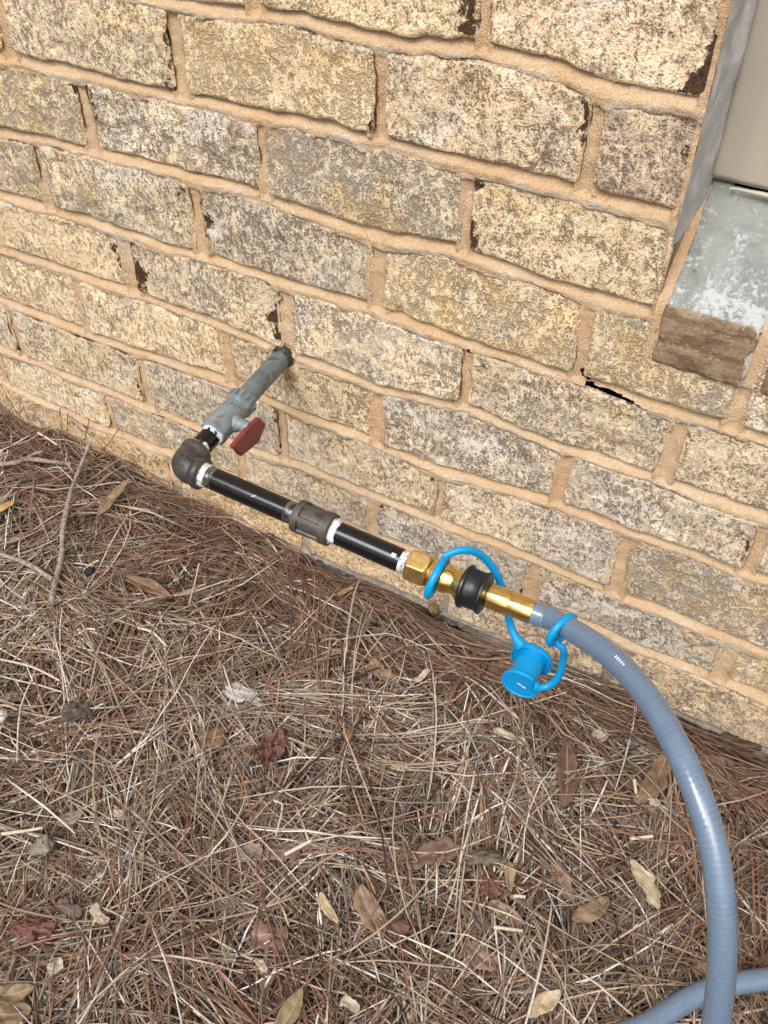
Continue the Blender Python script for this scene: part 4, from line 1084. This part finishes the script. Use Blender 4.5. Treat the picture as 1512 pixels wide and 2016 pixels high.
leaf('dead_leaf', 'small ochre leaf lying on the straw below the second black nipple', 'leaf', (664, 1174), (696, 1158), 7, (.47, .32, .15), .5, .12, 'oval', .04, dz=.006)
leaf('dead_leaf', 'plum-grey torn leaf with a pale edge beside the taupe scrap', 'leaf', (468, 1690), (518, 1672), 17, (.33, .27, .25), .2, .1, 'torn', .25)
leaf('dead_leaf', 'dark dusty leaf among the needles above the red bark chip', 'leaf', (106, 1782), (158, 1806), 15, (.17, .12, .105), .2, .05, 'torn', .15)
leaf('dead_leaf', 'small dark leaf scrap at the left under the pale curved needle', 'leaf', (62, 1366), (94, 1352), 13, (.15, .09, .075), .3, .1, 'torn', .2)
leaf('dead_leaf', 'grey-brown leaf scrap right of centre beside a mossy clod', 'leaf', (800, 1700), (900, 1660), 22, (.24, .16, .12), .1, .04, 'torn', .2, dz=-.004)
leaf('dead_leaf', 'brown leaf under the straw near the lower right of centre', 'leaf', (915, 1860), (985, 1900), 22, (.30, .20, .14), .15, .05, 'oval', .15, dz=-.003)
leaf('dead_leaf', 'grey leaf patch below the ragged tan leaf left of hose', 'leaf', (1270, 1590), (1330, 1612), 16, (.22, .165, .13), .2, .05, 'wide', .12, dz=-.002)
# pale chips
G2 = 'pale chips among the needles'
for lab, b, tp, w in (('pale papery chip on the left near the top of the needles', (170, 1452), (200, 1446), 6), ('cream splinter left of the red bark chip lower down', (184, 1782), (210, 1820), 10),
    ('pale chip with a notch near the bottom left leaves', (92, 1912), (124, 1892), 12), ('small pale blade beside the tan scrap near the wall', (815, 1342), (846, 1318), 7),
    ('pale square chip left of the torn brown leaf scrap below it', (222, 1598), (246, 1606), 8), ('pale lichen-grey chip beside the blue disc on the straw', (1168, 1440), (1192, 1458), 12),
    ('pale blade lying flat below the blue disc', (970, 1436), (1034, 1462), 9), ('pale blade above the small pale cream leaf', (770, 1508), (800, 1516), 7), ('pale oval seed leaf left of the hose bend', (1278, 1578), (1300, 1584), 8),
    ('white chip at the bottom left of centre', (508, 1892), (522, 1914), 7), ('pale leaf chip low and centre beside the bottom tan leaf', (672, 1968), (708, 1990), 9)):
    leaf('wood_chip', lab, 'chip', b, tp, w, (.50, .45, .36), .15, .06, 'torn', .15, dz=.003, group=G2)
# crumpled leaf
def crumple(name, label, cat, c, r3, col, seed, amp=.35, flat=.6):
    C0 = on_straw(*c, .003); n = 40
    th = np.linspace(0, 2 * math.pi, n, endpoint=False)[None, :]; ph = np.linspace(.04, math.pi - .04, 22)[:, None]
    d = np.stack([np.sin(ph) * np.cos(th), np.sin(ph) * np.sin(th), np.cos(ph) + 0 * th], -1)
    f = fbm(d[..., 0] * 1.6 + seed, d[..., 1] * 1.6, d[..., 2] * 1.6, seed=seed, octs=3)
    rg_ = 1 + amp * (np.abs(f) * 1.6 - .5)
    P = d * rg_[..., None] * np.array(r3)
    e1, e2 = unit(np.array([RT[0], RT[1], 0])), unit(np.array([UP[0], UP[1], 0]))
    W = C0 + P[..., :1] * e1 + P[..., 1:2] * e2 + P[..., 2:] * np.array([0, 0, 1.0]) + np.array([0, 0, r3[2] * .5])
    F = grid_faces(22, n, True).tolist() + [list(range(n)), list(range(21 * n, 22 * n))[::-1]]
    N_ = 22 * n
    o = link(name, W.reshape(-1, 3), F, M['leaf'], attrs={'lu': ('FLOAT', np.zeros(N_)), 'lv': ('FLOAT', np.full(N_, .5))}, base=C0); o.color = (*col, 1)
    return tag(o, label, cat)
def crumpled_sheet(name, label, cat, c, lx, ly, ang, hgt, roll, col, seed):
    C0 = on_straw(*c, .002); nu, nv = 44, 36
    u = np.linspace(-1, 1, nu)[:, None]; v = np.linspace(-1, 1, nv)[None, :]
    th = np.arctan2(v, u); rad = 1 + .22 * noise(np.cos(th) * 2.1 + seed, np.sin(th) * 2.1, seed=3) + .10 * noise(np.cos(th) * 6 + seed, np.sin(th) * 6, seed=4)
    k = np.maximum(np.abs(u), np.abs(v)) / np.maximum(np.hypot(u, v), 1e-6)         # square grid to a ragged disc
    x, y = u * k ** .8 * rad * lx, v * k ** .8 * rad * ly
    rd = 1 - np.abs(noise(u * 1.9 + seed, v * 1.9, seed=seed)) * 1.6; r2 = 1 - np.abs(noise(u * 4.2 + seed, v * 4.2, seed=seed + 3)) * 1.5
    z = hgt * (.55 * rd + .30 * r2 + .08 * fbm(u * 9, v * 9, seed=seed + 5, octs=2)) + roll * hgt * (u ** 2 * .6 + v ** 2)
    e1 = unit(np.array([RT[0], RT[1], 0])) ; e2 = unit(np.array([UP[0], UP[1], 0])); ca, sa = math.cos(ang), math.sin(ang)
    W = C0 + (x * ca - y * sa)[..., None] * e1 + (x * sa + y * ca)[..., None] * e2 + z[..., None] * np.array([0, 0, 1.0])
    P = W.reshape(-1, 3); F = grid_faces(nu, nv); n0 = len(P)
    ring = [i * nv for i in range(nu)] + [(nu - 1) * nv + j for j in range(1, nv)] + [i * nv + nv - 1 for i in range(nu - 2, -1, -1)] + [j for j in range(nv - 2, 0, -1)]
    m = len(ring); rg_ = np.array(ring); kk = np.arange(m); k2 = (kk + 1) % m
    F = np.vstack([F, F[:, ::-1] + n0, np.stack([rg_[kk], rg_[k2], n0 + rg_[k2], n0 + rg_[kk]], -1)])
    N_ = 2 * n0
    o = link(name, np.vstack([P, P - np.array([0, 0, .0006])]), F, M['leaf'], attrs={'lu': ('FLOAT', np.zeros(N_)), 'lv': ('FLOAT', np.full(N_, .5))}, base=C0); o.color = (*col, 1)
    return tag(o, label, cat)
crumpled_sheet('crumpled_leaf', 'crumpled red-brown curled leaf lying left of the picture centre', 'leaf', (533, 1482), .0155, .021, -.5, .012, .5, (.155, .078, .062), 21)
crumpled_sheet('bark_chip', 'shiny red-brown curved bark chip low on the left', 'bark', (62, 1828), .0185, .0105, .05, .007, -.9, (.155, .07, .06), 22)
crumpled_sheet('bark_chip', 'orange-brown bark chip between two small tan leaves', 'bark', (966, 1742), .010, .012, .4, .004, -.5, (.14, .07, .045), 23)
crumple('bark_chip', 'small chestnut bark chip beside the broad tan leaf', 'bark', (790, 1826), (.009, .006, .004), (.12, .06, .038), 24, .3)
crumpled_sheet('bark_flake', 'flat whitish lichen-covered bark flake above the torn brown leaf', 'bark', (478, 1366), .024, .0095, -.42, .004, -.2, (.40, .40, .39), 25)
crumple('resin_lump', 'olive amber lump resting at the foot of the wall below the brass socket', 'lump', (858, 1199), (.0085, .0085, .008), (.20, .155, .055), 26, .3)
crumple('soil_clod', 'mossy olive soil clod to the right of centre in the straw', 'clod', (955, 1690), (.016, .008, .006), (.13, .11, .08), 27, .4)
crumple('soil_clod', 'dark lichened clod at the left among the needles', 'clod', (150, 1405), (.015, .010, .007), (.10, .085, .075), 28, .5)
crumple('soil_clod', 'grey speckled clod near the left edge below the grey-tan leaf', 'clod', (88, 1668), (.010, .010, .006), (.21, .20, .17), 29, .4)
crumple('seed_husk', 'golden brown seed husk lying right of centre near the needles crossing', 'seed', (686, 1452), (.005, .006, .005), (.26, .145, .065), 30, .2)
crumple('pebble', 'small blue-black pebble left of the brown pointed leaf', 'pebble', (176, 1128), (.0065, .0055, .005), (.02, .022, .035), 31, .12)
crumple('pebble', 'white speckled pebble at the left edge among the needles', 'pebble', (4, 1412), (.006, .008, .005), (.5, .5, .5), 32, .2)

# twigs
t = NT('twig_bark'); p = t.pos()
c = t.mix(t.ramp(t.noise(p, 160, 5, .7), .35, .65), (.14, .105, .085), (.33, .285, .25))
M['twig'] = t.done(c, .9, t.bump(t.noise(p, 330, 4, .7), .8, .0012))
M['palewood'] = mat_plain('pale_wood', (.50, .44, .34), .8, col2=(.32, .26, .19), scale=150, thr=(.5, .7), bump=.4)
def stick(pts, r0, r1, dzs):
    P = [on_straw(x, y, d) for (x, y), d in zip(pts, dzs)]
    hp_, s_ = resample(catmull(P, 10), .0018)
    f = s_ / s_[-1]
    r = (r0 + (r1 - r0) * f) * (1 + .16 * noise(s_ * 160, 0.3, seed=5) + .35 * np.maximum(0, noise(s_ * 55, 2.3, seed=6) - .45))
    return sweep(hp_, r, 10)
tw = thing('twig', tuple(on_straw(100, 1195)), 'grey knobbly forked twig lying toward the wall on the left', 'twig')
V, F = stick([(100, 1194), (108, 1150), (121, 1095), (124, 1040), (138, 975), (152, 935), (166, 900), (176, 872)], .0042, .0024, [.003, .007, .010, .012, .014, .017, .022, .030]); link('stem', V, F, M['twig'], tw)
V, F = stick([(-20, 1085), (20, 1097), (62, 1114), (104, 1142)], .0026, .0034, [.006, .009, .010, .009]); link('side_branch', V, F, M['twig'], tw)
V, F = stick([(145, 930), (134, 915), (130, 905), (133, 890)], .0017, .0010, [.016, .018, .02, .026]); link('spur', V, F, M['twig'], tw)
V, F = stick([(166, 900), (160, 884), (158, 868)], .0012, .0006, [.022, .026, .032]); link('spur', V, F, M['twig'], tw)
tw = thing('twig', tuple(on_straw(60, 905)), 'straight grey twig reaching in from the left edge above the forked twig', 'twig')
V, F = stick([(-20, 915), (30, 911), (55, 904), (100, 909), (140, 914)], .0036, .0028, [.010, .012, .013, .011, .008]); link('stem', V, F, M['twig'], tw)
V, F = stick([(40, 908), (62, 896), (84, 888)], .0024, .0015, [.012, .015, .016]); link('side_branch', V, F, M['twig'], tw)
for lab, pts, r in (('pale broken stick on the taupe leaf scrap', [(560, 1683), (588, 1668), (612, 1655)], .0022), ('white bark-stripped stick left of the hose below the ragged leaf', [(1240, 1651), (1262, 1649), (1286, 1646)], .0020),
        ('pale short stick standing beside the ragged tan leaf', [(1249, 1536), (1252, 1558), (1256, 1578)], .0020), ('white peeled stick in front of the wall foot at far left', [(75, 852), (92, 862), (113, 876)], .0016),
        ('pale stick near the left edge crossing above the brown pointed leaf', [(164, 1124), (178, 1112), (194, 1103)], .0014), ('thin pale bent stick in the middle of the straw', [(540, 1576), (556, 1588), (542, 1650)], .0012),
        ('whitish stick at the lower right near the tan leaf under straw', [(1300, 1838), (1312, 1828), (1324, 1820)], .0016), ('pale stub crossing below the mottled tan leaf', [(972, 1825), (995, 1828), (1028, 1832)], .0018),
        ('white stub above the mottled tan leaf', [(1008, 1766), (1020, 1764), (1034, 1766)], .0020), ('pale stick lower left leaning on the red bark chip', [(2, 1642), (40, 1637), (84, 1630)], .0018),
        ('long pale stick lying flat at the left edge', [(-10, 1296), (60, 1312), (118, 1340)], .0013), ('pale crooked stick right of the brown pointed leaf', [(272, 1236), (300, 1245), (328, 1272)], .0016),
        ('slim pale stick right of the white-flake near the wall', [(392, 1110), (384, 1145), (372, 1190)], .0010)):
    V, F = stick(pts, r, r * .8, [.006] * len(pts)); tag(link('stick', V, F, M['palewood'], base=on_straw(*pts[0])), lab, 'stick', 'pale sticks on the straw')
# single needles leaning on the wall
for k, (x0, y0, x1, y1) in enumerate(((0, 756, 60, 842), (46, 800, 22, 838), (118, 803, 128, 870), (176, 824, 165, 868), (236, 842, 180, 905), (45, 800, 80, 870), (134, 812, 132, 850))):
    a = at_y(x0, y0, -.006 - .002 * (k % 3)); b = on_straw(x1, y1, -.004); mdp = (a + b) / 2 + np.array([.002, -.004, -.003])
    V, F = sweep(catmull([a, mdp, b], 8), .00062, 6)
    tag(link('pine_needle', V, F, M['leanneedle'] if 'leanneedle' in M else M.setdefault('leanneedle', mat_plain('lean_needle', (.20, .095, .045), .6)), base=b), ['long needle leaning on the wall at the left edge of the picture', 'short needle leaning on the wall beside the leftmost one', 'upright needle on the wall above the straight grey twig', 'needle leaning on the wall above the tip of the forked twig', 'longest slanting needle on the wall, its tip touching a head joint', 'needle crossing the wall foot right of the leftmost one', 'short upright needle on the wall just right of another upright one'][k], 'needle', 'needles leaning on the wall')
th = np.linspace(.2, 4.6, 40)
c0 = at_y(1038, 1290, -.10)
V, F = sweep(np.array([at_y(986 + 0, 1330, -.12), at_y(988, 1300, -.11), at_y(1000, 1275, -.10), at_y(1022, 1258, -.095), at_y(1050, 1250, -.09), at_y(1075, 1258, -.09), at_y(1092, 1285, -.085)]), .0005, 6)
V, F = sweep(catmull([at_y(986, 1345, -.125), at_y(988, 1300, -.115), at_y(1000, 1275, -.105), at_y(1022, 1258, -.10), at_y(1050, 1251, -.095), at_y(1075, 1258, -.09), at_y(1094, 1290, -.085), at_y(1100, 1350, -.08)], 8), .00045, 6)
tag(link('pine_needle', V, F, M['leanneedle'], base=at_y(986, 1345, -.125)), 'hair-thin looped needle arching behind the blue caps', 'needle')
strip_key()
